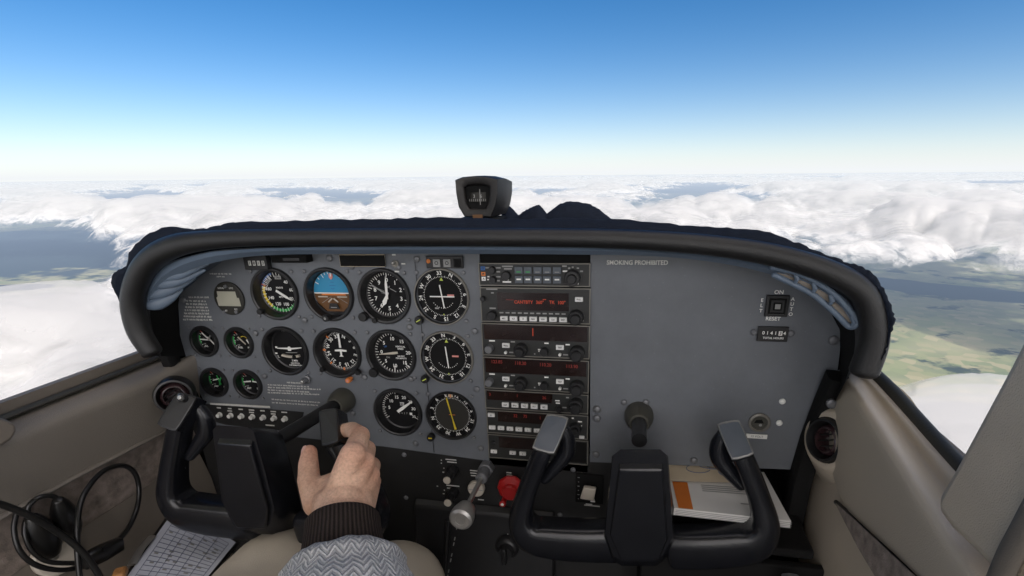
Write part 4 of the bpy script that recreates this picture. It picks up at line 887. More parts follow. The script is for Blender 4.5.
# ================================================================== YOKES
def yoke(name, label, x0, z0, Y0, zsh, roll, hdx=0, hdz=0, hs=1):
    """x0,z0: hub axis, Y0: front plane of the hub, zsh: shaft axis height on the panel"""
    root = thing(name, label, 'yoke', (x0, Y0 + .04, z0 - .1), 'pair of control yokes')
    xs_ = x0 if x0 > -.2 else -.437
    # local: from the pixel survey of the right yoke at its own plane
    ox, oz, oY = .020, -.319, .570
    cr_, sr_ = math.cos(roll), math.sin(roll)
    M = lambda u, v, dy=0: (lambda p_: (x0 + (p_.x - ox) * cr_ + (p_.z - oz) * sr_, Y0 + dy, z0 - (p_.x - ox) * sr_ + (p_.z - oz) * cr_))(at(u, v, oY + dy))
    M0 = M
    M = lambda u, v, dy=0: (lambda p_: (x0 + (p_[0] - x0) * hs + hdx, p_[1], z0 + (p_[2] - z0) * hs + hdz))(M0(u, v, dy))
    body = [(612, 456), (620, 450), (661, 450), (668, 456), (672, 500), (674, 541), (664, 560), (656, 566), (622, 566), (612, 560), (604, 536), (608, 495)]
    mb = MB(); f0 = [M(u, v, .006) for u, v in body]; f1 = [M(u, v, .012) for u, v in body]; cc = Vector(M(640, 508, .0))
    cb_ = Vector(M(640, 508, .052)); bk = [tuple(cb_.lerp(Vector(M(u, v, .052)), .98)) for u, v in body]; bk2 = [tuple(cb_.lerp(Vector(M(u, v, .052)), .84) + Vector((0, .008, 0))) for u, v in body]
    f0 = [tuple(cc.lerp(Vector(p_), .97) + Vector((0, .006, 0))) for p_ in [M(u, v, 0) for u, v in body]]
    mb.loft([bk2, bk, f1, f0], YOKE, True); n = len(body); mb.add(f0, [tuple(range(n - 1, -1, -1))], YOKE); mb.add(bk2, [tuple(range(n))], YOKE); mb.build('hub', root, angle=50)
    face = [(619, 470), (663, 470), (668, 540), (659, 561), (621, 561), (610, 536)]
    mb = MB(); a = [M(u, v, 0) for u, v in face]; top = [M(618.5, 452, .016), M(662.5, 452, .016)]; b_ = [tuple(Vector(p_) + Vector((0, .012, 0))) for p_ in a]
    mb.add(a + b_ + top, [(5, 4, 3, 2, 1, 0), (1, 2, 8, 7), (2, 3, 9, 8), (3, 4, 10, 9), (4, 5, 11, 10), (5, 0, 6, 11), (0, 1, 13, 12), (12, 13, 7, 6), (0, 12, 6), (1, 7, 13)], YOKE); mb.build('hub_cover', root, bevel=.0022, angle=40, segs=3)
    M = M0
    # shaft and collar
    mb = MB(); mb.sweep([(x0, Y0 + .05, zsh), (xs_, PAN - .01, zsh)], [.0098, .0098], SATIN, n=24); mb.build('shaft', root)
    mb = MB(); mb.M = Matrix.Translation((xs_, PAN, zsh)) @ GF; mb.lathe([(.0198, .001), (.0200, .009), (.0188, .017), (.0150, .028), (.0132, .031), (.0102, .0312)], OLIVE, n=36, cap1=False); mb.build('shaft_collar', root)
    for s_ in (-1, 1):
        hx = lambda du, v, dy: M(643 + s_ * du, v + s_ * 3, dy)
        path = [(29, 543, .034, .022, .0285), (55, 543, .030, .0225, .0275), (88, 541, .027, .0225, .0265), (111, 536, .025, .0225, .0235), (121.5, 520, .025, .0215, .0165), (116.5, 496, .026, .019, .0132), (108, 473, .027, .0175, .0125), (101, 456, .027, .0165, .0120), (95, 445, .027, .0150, .0110)]
        pts = catmull([hx(a, b2, c2) + (ra, rb) for a, b2, c2, ra, rb in path], 6)
        mb = MB(); mb.sweep([p_[:3] for p_ in pts], [(p_[3], p_[4]) for p_ in pts], YOKE, n=32, sq=3.3, up=(0, 1, 0), round_end=.4)
        h = mb.build('handle', root, angle=60)
        # bulge behind the cap
        mb = MB(); pts = catmull([hx(80, 432, .038) + (.008,), hx(76, 442, .040) + (.0105,), hx(77, 455, .040) + (.0115,), hx(86, 468, .036) + (.0095,), hx(98, 482, .032) + (.007,)], 5)
        mb.sweep([p_[:3] for p_ in pts], [(p_[3], p_[3]) for p_ in pts], YOKE, n=18, round_end=1); mb.build('grip_bulge', h, angle=70)
        # switch cap on the horn top: tilted slab facing up and aft
        tl, tr, br, bl = [Vector(hx(*k_)) for k_ in ((96, 417, .030), (74, 421, .030), (89, 457, .004), (111, 451, .004))]
        nrm = (tr - tl).cross(bl - tl).normalized();  nrm = nrm if nrm.y < 0 else -nrm
        cc2 = (tl + tr + br + bl) / 4
        def rr(k, w):
            o_ = []
            C4 = [cc2.lerp(p_, k) for p_ in (tl, tr, br, bl)]
            for i in range(4):
                A_, B_, C_ = C4[i - 1], C4[i], C4[(i + 1) % 4]
                for t in (0, .5, 1):
                    e = .24; o_.append(B_.lerp(A_, e * (1 - t) ** 2).lerp(B_.lerp(C_, e * t ** 2), .5) + nrm * w if t == .5 else (B_.lerp(A_, e) if t == 0 else B_.lerp(C_, e)) + nrm * w)
            return [tuple(p_) for p_ in o_]
        mb = MB(); mb.loft([rr(1.0, -.022), rr(1.06, -.010), rr(1.06, -.001)], OLIVE if s_ < 0 and x0 > -.2 else YOKE, True); mb.loft([rr(1.06, -.001), rr(1.03, .0016), rr(.95, .0020), rr(.93, .0012)], CAPRIM if x0 > -.2 else SATIN, True)
        cp = mb.build('switch_cap', h, angle=50)
        mb = MB(); r_ = rr(.94, .0014); mb.add(r_, [tuple(range(len(r_)))], YCAP if x0 > -.2 else SATIN); mb.build('cap_face', cp, smooth=False)
    return root
yoke('control_yoke', 'black control yoke on the right with grey faced caps on both horns', .020, -.319, .570, -.322, 0)
yk = yoke('control_yoke', 'black control yoke on the left, its right horn held by a hand', -.457, -.296, .500, -.326, D(4), -.020, .006, .95)
mb = MB(); pb = at(187, 399, .498); mb.M = Matrix.Translation(pb + Vector((0, -.006, .004))) @ Matrix.Rotation(-.5, 4, 'X') @ GF; mb.lathe([(.0055, -.004), (.0055, .003), (.004, .0045)], SATIN, n=20); mb.lathe([(.0028, .004), (.0028, .0068), (.002, .0075)], CHROME, (.002, 0, 0), 14); mb.build('trim_button', yk)

# ================================================================== SIDE WALLS, SILLS, POST
def wall(name, rows, m, parent, subd=2):
    mb = MB(); mb.loft(rows, m); return mb.build(name, parent, angle=180, subd=subd)
LW = thing('side_wall', 'taupe trimmed cabin side wall on the left below the window', 'side wall', (-.74, .5, -.6))
def Lr(L, X): return [tuple(atx(u, v, X)) for u, v in L]
y_ = [.30, .40, .50, .58, .645, .70, .74]
def Wl(zf, X): return [(X(i) if callable(X) else X, yy, zf(yy)) for i, yy in enumerate(y_)]
zs = lambda yy: -.247
mb = MB()
prof = [(-.775, -.270), (-.758, -.271), (-.745, -.274), (-.733, -.280), (-.728, -.288), (-.730, -.300), (-.736, -.340), (-.740, -.372)]
ys = list(np.linspace(.0, .70, 15))
def bulge(yy): return -.018 * max(0, (yy - .52) / .18) ** 2 * -1
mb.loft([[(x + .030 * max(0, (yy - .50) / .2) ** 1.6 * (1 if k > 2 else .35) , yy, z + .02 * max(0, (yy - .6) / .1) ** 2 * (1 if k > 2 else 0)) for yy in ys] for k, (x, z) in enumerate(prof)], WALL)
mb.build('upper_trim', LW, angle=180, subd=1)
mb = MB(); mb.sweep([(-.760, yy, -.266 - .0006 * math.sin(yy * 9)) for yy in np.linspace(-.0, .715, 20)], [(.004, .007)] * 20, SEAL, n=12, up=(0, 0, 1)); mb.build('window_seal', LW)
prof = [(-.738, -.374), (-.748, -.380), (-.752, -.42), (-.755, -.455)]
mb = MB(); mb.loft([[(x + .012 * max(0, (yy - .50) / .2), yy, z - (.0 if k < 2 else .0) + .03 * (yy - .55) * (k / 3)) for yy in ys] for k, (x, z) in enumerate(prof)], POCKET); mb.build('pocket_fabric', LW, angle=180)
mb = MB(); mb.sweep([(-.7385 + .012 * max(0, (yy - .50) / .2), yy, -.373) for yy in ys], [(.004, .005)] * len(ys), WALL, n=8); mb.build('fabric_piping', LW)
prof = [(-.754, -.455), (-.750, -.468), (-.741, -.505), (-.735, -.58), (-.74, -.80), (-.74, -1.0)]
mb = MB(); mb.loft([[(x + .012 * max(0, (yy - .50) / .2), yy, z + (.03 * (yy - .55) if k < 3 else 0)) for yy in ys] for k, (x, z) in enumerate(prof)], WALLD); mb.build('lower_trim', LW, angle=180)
# dark jamb between wall and panel, left and right
mb = MB(); pts = [at(166, 350, .672), at(176, 372, .676), at(190, 398, .68), at(204, 432, .685)]; mb.sweep(pts, [(.012, .010)] * 4, MATTE, n=10, sq=4, up=(0, 1, 0)); mb.build('dark_jamb', LW)
# left post stub
def slab(name, L, X, th, m, parent, bev):
    mb = MB(); a = [tuple(atx(u, v, X)) for u, v in L]; b_ = [(p_[0] + th, p_[1], p_[2]) for p_ in a]; n = len(a)
    mb.add(a + b_, [tuple(range(n)), tuple(range(2 * n - 1, n - 1, -1))] + [(i, n + i, n + (i + 1) % n, (i + 1) % n) for i in range(n)], m); return mb.build(name, parent, bevel=bev, segs=4, angle=60)
tp = thing('door_post', 'edge of a taupe padded door post at the left border', 'door post', (-.72, .40, -.27))
slab('post_trim', [(-90, 395), (-2, 417), (9, 420), (16, 424), (18, 431), (12, 440), (-8, 452), (-90, 490)], -.716, -.04, WALLD, tp, .004)
RW = thing('side_wall', 'taupe moulded cabin side wall on the right below the window', 'side wall', (.26, .5, -.6))
# lofted rows from window sill down
def Rr(L): return [tuple(atx(u, v, X)) for u, v, X in L]
rowsW = [Rr([(858, 369, .292), (866, 371, .292), (890, 396, .292), (915, 424, .292), (950, 464, .292), (1005, 520, .292), (1100, 620, .292)]),
         Rr([(852, 371, .285), (862, 372, .280), (884, 398, .280), (908, 428, .280), (940, 470, .280), (990, 530, .280), (1080, 640, .280)]),
         Rr([(846, 374, .280), (858, 375, .280), (878, 402, .284), (900, 432, .286), (932, 478, .284), (978, 540, .280), (1060, 650, .276)]),
         Rr([(838, 378, .268), (850, 377, .256), (869, 407, .246), (892, 442, .240), (924, 494, .240), (966, 552, .25), (1040, 660, .25)]),
         Rr([(828, 388, .264), (842, 382, .252), (858, 420, .246), (878, 458, .244), (910, 510, .244), (950, 565, .244), (1020, 665, .244)]),
         Rr([(816, 408, .264), (835, 395, .252), (846, 440, .248), (862, 482, .248), (893, 530, .248), (935, 580, .248), (1000, 672, .248)]),
         Rr([(808, 445, .266), (826, 420, .256), (830, 470, .253), (842, 505, .252), (870, 540, .252), (915, 586, .252), (980, 680, .252)])]
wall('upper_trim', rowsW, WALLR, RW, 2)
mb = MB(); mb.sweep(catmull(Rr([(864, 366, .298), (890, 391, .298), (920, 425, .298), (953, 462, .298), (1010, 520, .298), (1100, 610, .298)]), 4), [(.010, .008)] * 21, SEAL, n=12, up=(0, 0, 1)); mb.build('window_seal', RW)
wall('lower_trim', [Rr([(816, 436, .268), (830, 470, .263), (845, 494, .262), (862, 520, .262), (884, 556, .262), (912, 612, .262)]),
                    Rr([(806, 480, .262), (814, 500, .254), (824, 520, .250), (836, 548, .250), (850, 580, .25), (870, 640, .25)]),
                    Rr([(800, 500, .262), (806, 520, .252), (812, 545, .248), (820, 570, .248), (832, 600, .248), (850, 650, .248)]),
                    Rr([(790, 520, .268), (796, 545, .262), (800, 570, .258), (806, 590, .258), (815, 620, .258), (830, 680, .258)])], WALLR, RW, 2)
mb = MB(); mb.loft([Rr([(836, 503, .2462), (856, 521, .2452), (884, 547, .2448), (918, 579, .2445), (960, 618, .2445)]), Rr([(835.5, 504, .2462), (845, 523, .2455), (858, 548, .2450), (877, 580, .2448), (906, 635, .2448)])], POCKET); mb.build('pocket_fabric', RW)
mb = MB(); mb.sweep(Rr([(836, 502, .2525), (869, 532, .2525), (921, 577, .2525), (980, 628, .2525)]), [.0028] * 4, BLACK, n=8); mb.build('trim_gap', RW)
mb = MB(); mb.sweep([at(838, 376, .676), at(826, 404, .684), at(812, 440, .690), at(800, 480, .690), at(792, 520, .69), at(786, 560, .69)], [(.014, .013)] * 6, MATTE, n=10, sq=4, up=(0, 1, 0)); mb.build('dark_jamb', RW)
mb = MB(); mb.M = Matrix.Translation(at(831, 403, .666)) @ GF; mb.lathe([(.006, 0), (.006, .004), (.003, .0055)], SCREW, n=16); mb.build('jamb_screw', RW)
# big padded post on the right
rp_ = thing('door_post', 'large taupe padded door post filling the right edge', 'door post', (.24, .4, -.25))
slab('post_trim', [(1062, 240), (1024, 326), (1004, 366), (984, 404), (965, 440), (948, 472), (937, 491), (933.5, 503), (937, 515), (947, 529), (966, 548), (1000, 582), (1040, 622), (1130, 640), (1200, 500), (1200, 240)], .236, .06, PILLAR, rp_, .010)
mb = MB(); mb.sweep(catmull([atx(995, 590, .232), atx(1008, 560, .231), atx(1020, 538, .231), atx(1034, 512, .231), atx(1052, 480, .231)], 4), [(.004, .009)] * 17, WALLD, n=12, up=(1, 0, 0)); mb.build('edge_piping', rp_)

# eyeball vents
def vent(name, label, pos, nrm, r, boss=None):
    root = thing(name, label, 'air vent', pos, 'eyeball vents on the side walls'); nrm = Vector(nrm).normalized()
    M_ = Matrix.Translation(pos) @ nrm.to_track_quat('Z', 'Y').to_matrix().to_4x4()
    mb = MB(); mb.M = M_
    mb.lathe([(r * 1.22, -.02), (r * 1.2, .0), (r * 1.12, .0055), (r, .006), (r * .94, .002), (r * .9, -.010)], boss or BLACK, n=40, cap1=False); mb.build('bezel', root, angle=60)
    mb = MB(); mb.M = M_; mb.lathe([(r * .93, -.010), (r * .86, -.004), (r * .70, .002), (r * .62, .0025), (r * .56, -.002), (r * .50, -.012), (r * .1, -.016)], VENTI, n=40); mb.build('eyeball', root, angle=60)
    mb = MB(); mb.M = M_ @ Matrix.Rotation(.5, 4, 'Z')
    for k in (-1, 0, 1): mb.box((0, k * r * .3, -.004), (r * (1.0 if k else 1.15), r * .06, .006), MATTE)
    mb.build('vane', root)
vent('air_vent', 'round black eyeball air vent on the left wall behind the yoke', atx(174, 396, -.690), (.60, -.78, .12), .0235)
bp_ = atx(826, 440, .246)
mb = MB(); nr = Vector((-.90, -.40, .18)).normalized(); mb.M = Matrix.Translation(bp_ - nr * .004) @ nr.to_track_quat('Z', 'Y').to_matrix().to_4x4()
mb.lathe([(.085, -.050), (.064, -.026), (.048, -.010), (.038, .001), (.034, .0045), (.029, .0045)], WALLR, n=40, cap1=False); mb.build('vent_boss', RW, angle=80)
vent('air_vent', 'round black eyeball air vent in a taupe boss on the right wall', bp_, nr, .0235)

mb = MB(); mb.box((.335, .40, -.66), (.012, 1.32, .76), WALLD); mb.box((.300, .87, -.55), (.012, .36, .62), MATTE); mb.build('wall_backing', RW)
mb = MB(); mb.box((-.775, .40, -.64), (.012, 1.32, .78), WALLD); mb.box((-.752, .86, -.50), (.012, .34, .56), MATTE); mb.build('wall_backing', LW)
# shell: floor, firewall, and an unseen roof added to keep the sun out
mb = MB(); mb.box((-.235, .0, -1.005), (1.1, 2.2, .02), FLOOR); structure(mb.build('cabin_floor'))
mb = MB(); mb.box((-.235, 1.06, -.62), (1.06, .02, .78), MATTE); structure(mb.build('firewall'))
mb = MB()
rowsR = []
for yy, zz in ((.36, .38), (.28, .43), (0.10, .45), (-.15, .45), (-.35, .45), (-.50, .44)):
    rowsR.append([(-.235 + x, yy, zz - .10 * abs(x / .66) ** 3) for x in np.linspace(-.66, .66, 13)])
mb.loft(rowsR, SHADE_ROOFM); o = mb.build('shade_roof', angle=180); structure(o)
sm = o.modifiers.new('t', 'SOLIDIFY'); sm.thickness = .02
SHADE_WINGM = mat('shade_wing_paint', (0.78, 0.78, 0.77), 0.35, noise=0.04)
for sgn in (-1, 1):                                               # unseen high wing, added so its halves shade the cabin from the sun
    mb = MB(); prof = [(.62, 0), (.58, .035), (.40, .075), (.10, .085), (-.40, .05), (-.92, 0), (-.40, -.028), (.20, -.038), (.56, -.022)]
    mb.loft([[(-.235 + sgn * d, yy, .52 + zz + d * .03) for yy, zz in prof] for d in (.62, 2.0, 3.6, 5.4)], SHADE_WINGM, True)
    ow = mb.build('wing', angle=60); tag(ow, 'unseen white high wing added to shade the cabin on the ' + ('right' if sgn > 0 else 'left'), 'wing', 'pair of unseen wings')
mb = MB(); mb.box((.135, .82, -.455), (.205, .44, .012), MATTE); mb.box((.235, .87, -.42), (.010, .30, .06), MATTE)
mb.box((.02, .82, -.42), (.006, .24, .07), OLDP); mb.box((.13, .93, -.40), (.205, .004, .11), OLDP)
tr = tag(mb.build('map_tray', bevel=.002), 'dark open tray under the blank panel holding a booklet', 'tray')
mb = MB(); mb.box((.15, .60, -.72), (.24, .012, .50), MATTE); mb.sweep([(.20, .56, -.455), (.215, .52, -.60), (.22, .50, -.72)], [(.006, .010)] * 3, SCREW, n=8); tag(mb.build('kick_panel', bevel=.002), 'dark kick panel below the map tray at lower right', 'panel')

# ================================================================== PAPERS
bk = thing('manual', 'thick white booklet with an orange spine lying in the tray behind the right yoke', 'booklet', (.13, .63, -.445))
cz = [atz(674, 508, -.408), atz(791, 521, -.408), atz(764, 472, -.408), atz(668, 468, -.408)]
mb = MB()
def up(p_, h): return (p_.x, p_.y, p_.z + h)
mb.add([up(p_, -.0105) for p_ in cz] + [up(p_, 0) for p_ in cz], [(3, 2, 1, 0), (4, 5, 6, 7), (0, 1, 5, 4), (1, 2, 6, 5), (2, 3, 7, 6), (3, 0, 4, 7)], PAPER)
for k in range(4):
    h = -.0095 + k * .0024
    mb.add([up(cz[0] + Vector((.002, -.0012, 0)), h), up(cz[1] + Vector((.001, -.0012, 0)), h), up(cz[1] + Vector((.001, -.0012, 0)), h + .0007), up(cz[0] + Vector((.002, -.0012, 0)), h + .0007)], [(0, 1, 2, 3)], GREYM)
mb.build('pages', bk, smooth=False)
L2 = lambda s_, t, h=.0012: (lambda p_: (p_.x, p_.y, p_.z + h))(cz[0].lerp(cz[1], s_).lerp(cz[3].lerp(cz[2], s_), t))
mb = MB(); mb.quad(L2(.04, 0), L2(.17, 0), L2(.17, .62), L2(.02, .62), TABO); mb.build('orange_spine', bk, smooth=False)
mb = MB()
for k in range(4): mb.quad(L2(.30, .44 + k * .045, .001), L2(.30 + random.uniform(.45, .62), .44 + k * .045, .001), L2(.80, .455 + k * .045, .001), L2(.30, .455 + k * .045, .001), GREYM)
mb.quad(L2(.62, .22, .001), L2(.78, .22, .001), L2(.78, .245, .001), L2(.62, .245, .001), GREYM); mb.build('cover_print', bk, smooth=False)
mb = MB(); a = [L2(.0, .60, .003), L2(.86, .68, .003), L2(.92, 1.5, .016), L2(-.02, 1.5, .016)]; mb.quad(*a, OLDP)
sk = lambda s_, t: tuple(Vector(a[0]).lerp(Vector(a[1]), s_).lerp(Vector(a[3]).lerp(Vector(a[2]), s_), t) + Vector((0, 0, .0008)))
for (cx_, cy_, rx, ry) in ((.35, .3, .14, .10), (.55, .42, .20, .12), (.30, .5, .2, .06), (.68, .25, .1, .12)):
    pts = [sk(cx_ + rx * math.cos(t), cy_ + ry * math.sin(t)) for t in np.linspace(0, 6.0, 24)]; mb.sweep(pts, [.0006] * 24, PLINE, n=5)
mb.build('loose_sheet', bk, smooth=False)
# kneeboard form, lower left
kb = thing('flight_log', 'clipboard with a bluish printed grid form beside the left knee', 'clipboard', (-.62, .52, -.51))
f_ = [atz(118, 590, -.50), atz(174, 511, -.50), atz(236, 543, -.50), atz(196, 592, -.50)]
G2 = lambda s_, t, h=0: (lambda p_: (p_.x, p_.y, p_.z + h))(f_[0].lerp(f_[3], s_).lerp(f_[1].lerp(f_[2], s_), t))
mb = MB(); mb.add([G2(-.06, -.03, -.004), G2(1.02, -.03, -.004), G2(1.02, 1.04, -.004), G2(-.06, 1.04, -.004), G2(-.06, -.03, -.0015), G2(1.02, -.03, -.0015), G2(1.02, 1.04, -.0015), G2(-.06, 1.04, -.0015)], [(3, 2, 1, 0), (4, 5, 6, 7), (0, 1, 5, 4), (1, 2, 6, 5), (2, 3, 7, 6), (3, 0, 4, 7)], BLACK); mb.build('board', kb)
rows = [[G2(s_, t, .0008 + .004 * math.sin(s_ * 3) * t) for s_ in np.linspace(0, 1, 8)] for t in np.linspace(0, 1, 10)]
mb = MB(); mb.loft(rows, PAPERB)
H_ = lambda s_, t: G2(s_, t, .0014 + .004 * math.sin(s_ * 3) * t)
for k in range(15):
    t = .10 + k * .058
    for i in range(7): mb.quad(H_(.10 + i * .12, t), H_(.22 + i * .12, t), H_(.22 + i * .12, t + .007), H_(.10 + i * .12, t + .007), PLINE)
for s_ in (.10, .26, .36, .50, .62, .78, .94):
    for k in range(14): mb.quad(H_(s_, .10 + k * .058), H_(s_ + .008, .10 + k * .058), H_(s_ + .008, .158 + k * .058), H_(s_, .158 + k * .058), PLINE)
for k in range(26):
    s_, t = random.uniform(.12, .85), .12 + random.randrange(14) * .058; mb.quad(H_(s_, t + .015), H_(s_ + .06, t + .015), H_(s_ + .06, t + .035), H_(s_, t + .035), GREYM)
mb.build('form_sheet', kb, angle=180)
mb = MB(); mb.sweep([G2(-.03, .25, .003), G2(-.035, .42, .006), G2(-.03, .60, .003)], [(.002, .006)] * 3, CHROME, n=8); mb.build('clip', kb)
ob = atz(119, 572, -.49); mb = MB(); mb.M = Matrix.Translation(ob) @ Matrix.Rotation(.6, 4, 'Z'); mb.box((0, 0, -.004), (.016, .022, .012), WRAP); tag(mb.build('wrapper', bevel=.004), 'small crumpled orange brown wrapper left of the clipboard', 'wrapper')

# ================================================================== HEADSET CABLES AND PLUGS
def cable(name, label, path, r):
    pts = catmull([tuple(atx(u, v, X)) for u, v, X in path], 8); mb = MB(); mb.sweep(pts, [r] * len(pts), CABLE, n=12, round_end=.5); return tag(mb.build(name, angle=60), label, 'cable', 'headset cables at the left wall')
cable('headset_cable', 'thick black cable crossing from the left edge and looping beside the clipboard', [(-40, 492, -.70), (0, 504, -.70), (30, 516, -.695), (62, 535, -.69), (85, 555, -.68), (104, 584, -.67), (115, 610, -.66)], .0042)
cable('headset_cable', 'tall black cable loop standing left of the left yoke', [(84, 610, -.68), (79, 570, -.685), (77, 535, -.69), (80, 505, -.70), (90, 485, -.71), (105, 470, -.72), (122, 465.5, -.725), (134, 472, -.725), (139, 488, -.725), (137, 508, -.72), (129, 527, -.71), (118, 541, -.70)], .0036)
cable('headset_cable', 'low flat black cable loop around the two plugs', [(17, 512, -.728), (14, 530, -.725), (20, 551, -.72), (36, 565, -.715), (60, 570, -.71), (84, 566, -.705), (104, 556, -.70)], .0032)
cable('headset_cable', 'small black cable arch curving over the two plugs', [(30, 522, -.728), (28, 508, -.728), (38, 498, -.725), (52, 496, -.722), (62, 503, -.72), (64, 510, -.72)], .0032)
cable('headset_cable', 'inner black cable curve under the left plug', [(26, 520, -.725), (25, 535, -.722), (33, 552, -.718), (50, 562, -.712), (78, 563, -.705)], .0030)
def plug(label, a, b_, r):
    A_, B_ = atx(*a), atx(*b_); t = thing('headset_plug', label, 'plug', B_, 'headset plugs in the wall socket')
    pts = [A_.lerp(B_, k) for k in (0, .12, .3, .55, .8, .92, 1)]; mb = MB(); mb.sweep(pts, [r * k for k in (.45, .7, .95, 1.05, 1.0, .85, .75)], CABLE, n=20, round_end=.4); mb.build('body', t, angle=60)
    mb = MB(); e = B_ + (B_ - A_).normalized() * .012; mb.sweep([B_, e], [r * .42, r * .42], CHROME, n=12); mb.build('tip', t)
plug('left headset plug with a fat black body, lower one', (31, 517, -.722), (50, 552, -.735), .0165); plug('right headset plug with a fat black body, upper one', (58, 500, -.718), (72, 532, -.735), .0145)
mb = MB(); a, b_ = atx(84, 562, -.698), atx(120, 544, -.698); mb.sweep([a, a.lerp(b_, .5), b_], [(.008, .011), (.0085, .012), (.007, .010)], CABLE, n=14, sq=4, up=(1, 0, 0), round_end=.3); tag(mb.build('cable_joint', angle=50), 'glossy black cable junction block at the foot of the tall loop', 'cable joint')
mb = MB(); jp = atx(55, 556, -.742); mb.M = Matrix.Translation(jp) @ Vector((1, -.2, .2)).to_track_quat('Z', 'Y').to_matrix().to_4x4(); mb.lathe([(.026, -.004), (.026, .004), (.023, .006)], CREAM, n=24); tag(mb.build('jack_plate'), 'pale plate of the headset sockets behind the plugs', 'socket plate')

# ================================================================== PERSON
person = thing('person', 'pilot in beige trousers and grey herringbone jacket gripping the left yoke', 'person', (-.40, .30, -.98))
def cap_(mb, a, b_, r0, r1, n=18, k=7):
    a, b_ = Vector(a), Vector(b_); t = (b_ - a); L = t.length
    t = t.normalized() if L > 1e-6 else Vector((0, 0, 1)); ref = Vector((0, 0, 1)) if abs(t.z) < .9 else Vector((0, 1, 0)); U = (ref - t * ref.dot(t)).normalized(); V = t.cross(U); rows = []
    for i in range(1, k + 1):
        an = -PI / 2 + PI / 2 * i / k; rows.append([tuple(a + t * (r0 * math.sin(an)) + (U * math.cos(2 * PI * j / n) + V * math.sin(2 * PI * j / n)) * (r0 * math.cos(an) + 1e-5)) for j in range(n)])
    for i in range(0, k):
        an = PI / 2 * i / k; rows.append([tuple(b_ + t * (r1 * math.sin(an)) + (U * math.cos(2 * PI * j / n) + V * math.sin(2 * PI * j / n)) * (r1 * math.cos(an) + 1e-5)) for j in range(n)])
    mb.loft(rows, SKIN, True); mb.add(rows[0], [tuple(range(n - 1, -1, -1))], SKIN); mb.add(rows[-1], [tuple(range(n))], SKIN)
mb = MB(); W = lambda u, v, Y: at(u, v, Y)
wr = W(343, 520, .405); elb = Vector((-.145, .13, -.50))
mcp = [W(353, 455, .442), W(363, 463, .450), W(368.5, 475, .455), W(369.5, 488, .458)]
base = [W(329, 511, .414), W(341, 511, .412), W(353, 512, .415), W(362, 512, .420)]
for i in range(4):
    cap_(mb, base[i], mcp[i], .0135 if i < 3 else .0125, (.0140, .0134, .0126, .0112)[i])
for i in range(3): cap_(mb, (base[i] + base[i + 1]) / 2, (mcp[i] + mcp[i + 1]) / 2 + Vector((0, .003, -.006)), .0135, .0105)
cap_(mb, W(330, 500, .430), W(352, 470, .455), .017, .014); cap_(mb, W(345, 500, .432), W(362, 480, .466), .016, .013)
pip = [W(360.5, 435.5, .484), W(367, 449, .494), W(372.5, 465, .497), W(374, 481, .494)]
dip = [W(352, 429.5, .520), W(361, 444, .528), W(364, 460, .528), W(364, 476, .522)]
tip = [W(339, 431, .527), W(346, 446, .535), W(348, 462, .534), W(350, 477, .528)]
fr = (.0110, .0104, .0098, .0088)
for i in range(4):
    cap_(mb, mcp[i], pip[i], fr[i] * 1.1, fr[i] * .98); cap_(mb, pip[i], dip[i], fr[i] * .97, fr[i] * .88); cap_(mb, dip[i], tip[i], fr[i] * .87, fr[i] * .74)
tb = [W(318, 503, .424), W(309, 480, .446), W(308.5, 464, .464), W(309.5, 452.5, .477)]
cap_(mb, W(332, 510, .416), tb[0], .0155, .0155); cap_(mb, tb[0], tb[1], .0158, .0126); cap_(mb, tb[1], tb[2], .0121, .0112); cap_(mb, tb[2], tb[3], .0112, .0090)
cap_(mb, tb[0], W(338, 480, .448), .0140, .0105); cap_(mb, W(316, 488, .438), W(334, 482, .448), .0105, .011); cap_(mb, W(314, 496, .432), W(345, 492, .436), .012, .014)
cap_(mb, wr, W(345, 503, .418), .0265, .022); cap_(mb, W(334, 516, .408), W(331, 505, .418), .0225, .019); cap_(mb, W(354, 516, .410), W(358, 500, .428), .021, .0165); cap_(mb, wr, elb, .027, .043)
# tendons and knuckle swellings
for i in range(4): cap_(mb, base[i].lerp(mcp[i], .45) + Vector((0, -.0098, .0088)) * .9, mcp[i] + Vector((0, -.0062, .0058)), .0030, .0046)
body = mb.build('body', person, angle=180)
rm = body.modifiers.new('r', 'REMESH'); rm.mode = 'VOXEL'; rm.voxel_size = .0017; rm.use_smooth_shade = True
sm = body.modifiers.new('s', 'SMOOTH'); sm.factor = .5; sm.iterations = 9
dg = bpy.context.evaluated_depsgraph_get(); me2 = bpy.data.meshes.new_from_object(body.evaluated_get(dg)); body.modifiers.clear(); old = body.data; body.data = me2; bpy.data.meshes.remove(old)
me2.materials.clear(); me2.materials.append(SKIN); me2.polygons.foreach_set('use_smooth', [True] * len(me2.polygons))
co = np.empty(len(me2.vertices) * 3, np.float32); me2.vertices.foreach_get('co', co); co = co.reshape(-1, 3) + np.array(person.location, np.float32)
tint = np.zeros(len(co), np.float32)
for c_, r_, a_ in [(m_, .015, .34) for m_ in mcp] + [(p_, .012, .30) for p_ in pip] + [(tb[3], .014, .35), (tb[2], .012, .3)]:
    d2 = ((co - np.array(c_, np.float32)) ** 2).sum(1); tint = np.maximum(tint, a_ * np.exp(-d2 / (r_ * r_)))
ta_ = me2.attributes.new('tint', 'FLOAT', 'POINT'); ta_.data.foreach_set('value', tint)
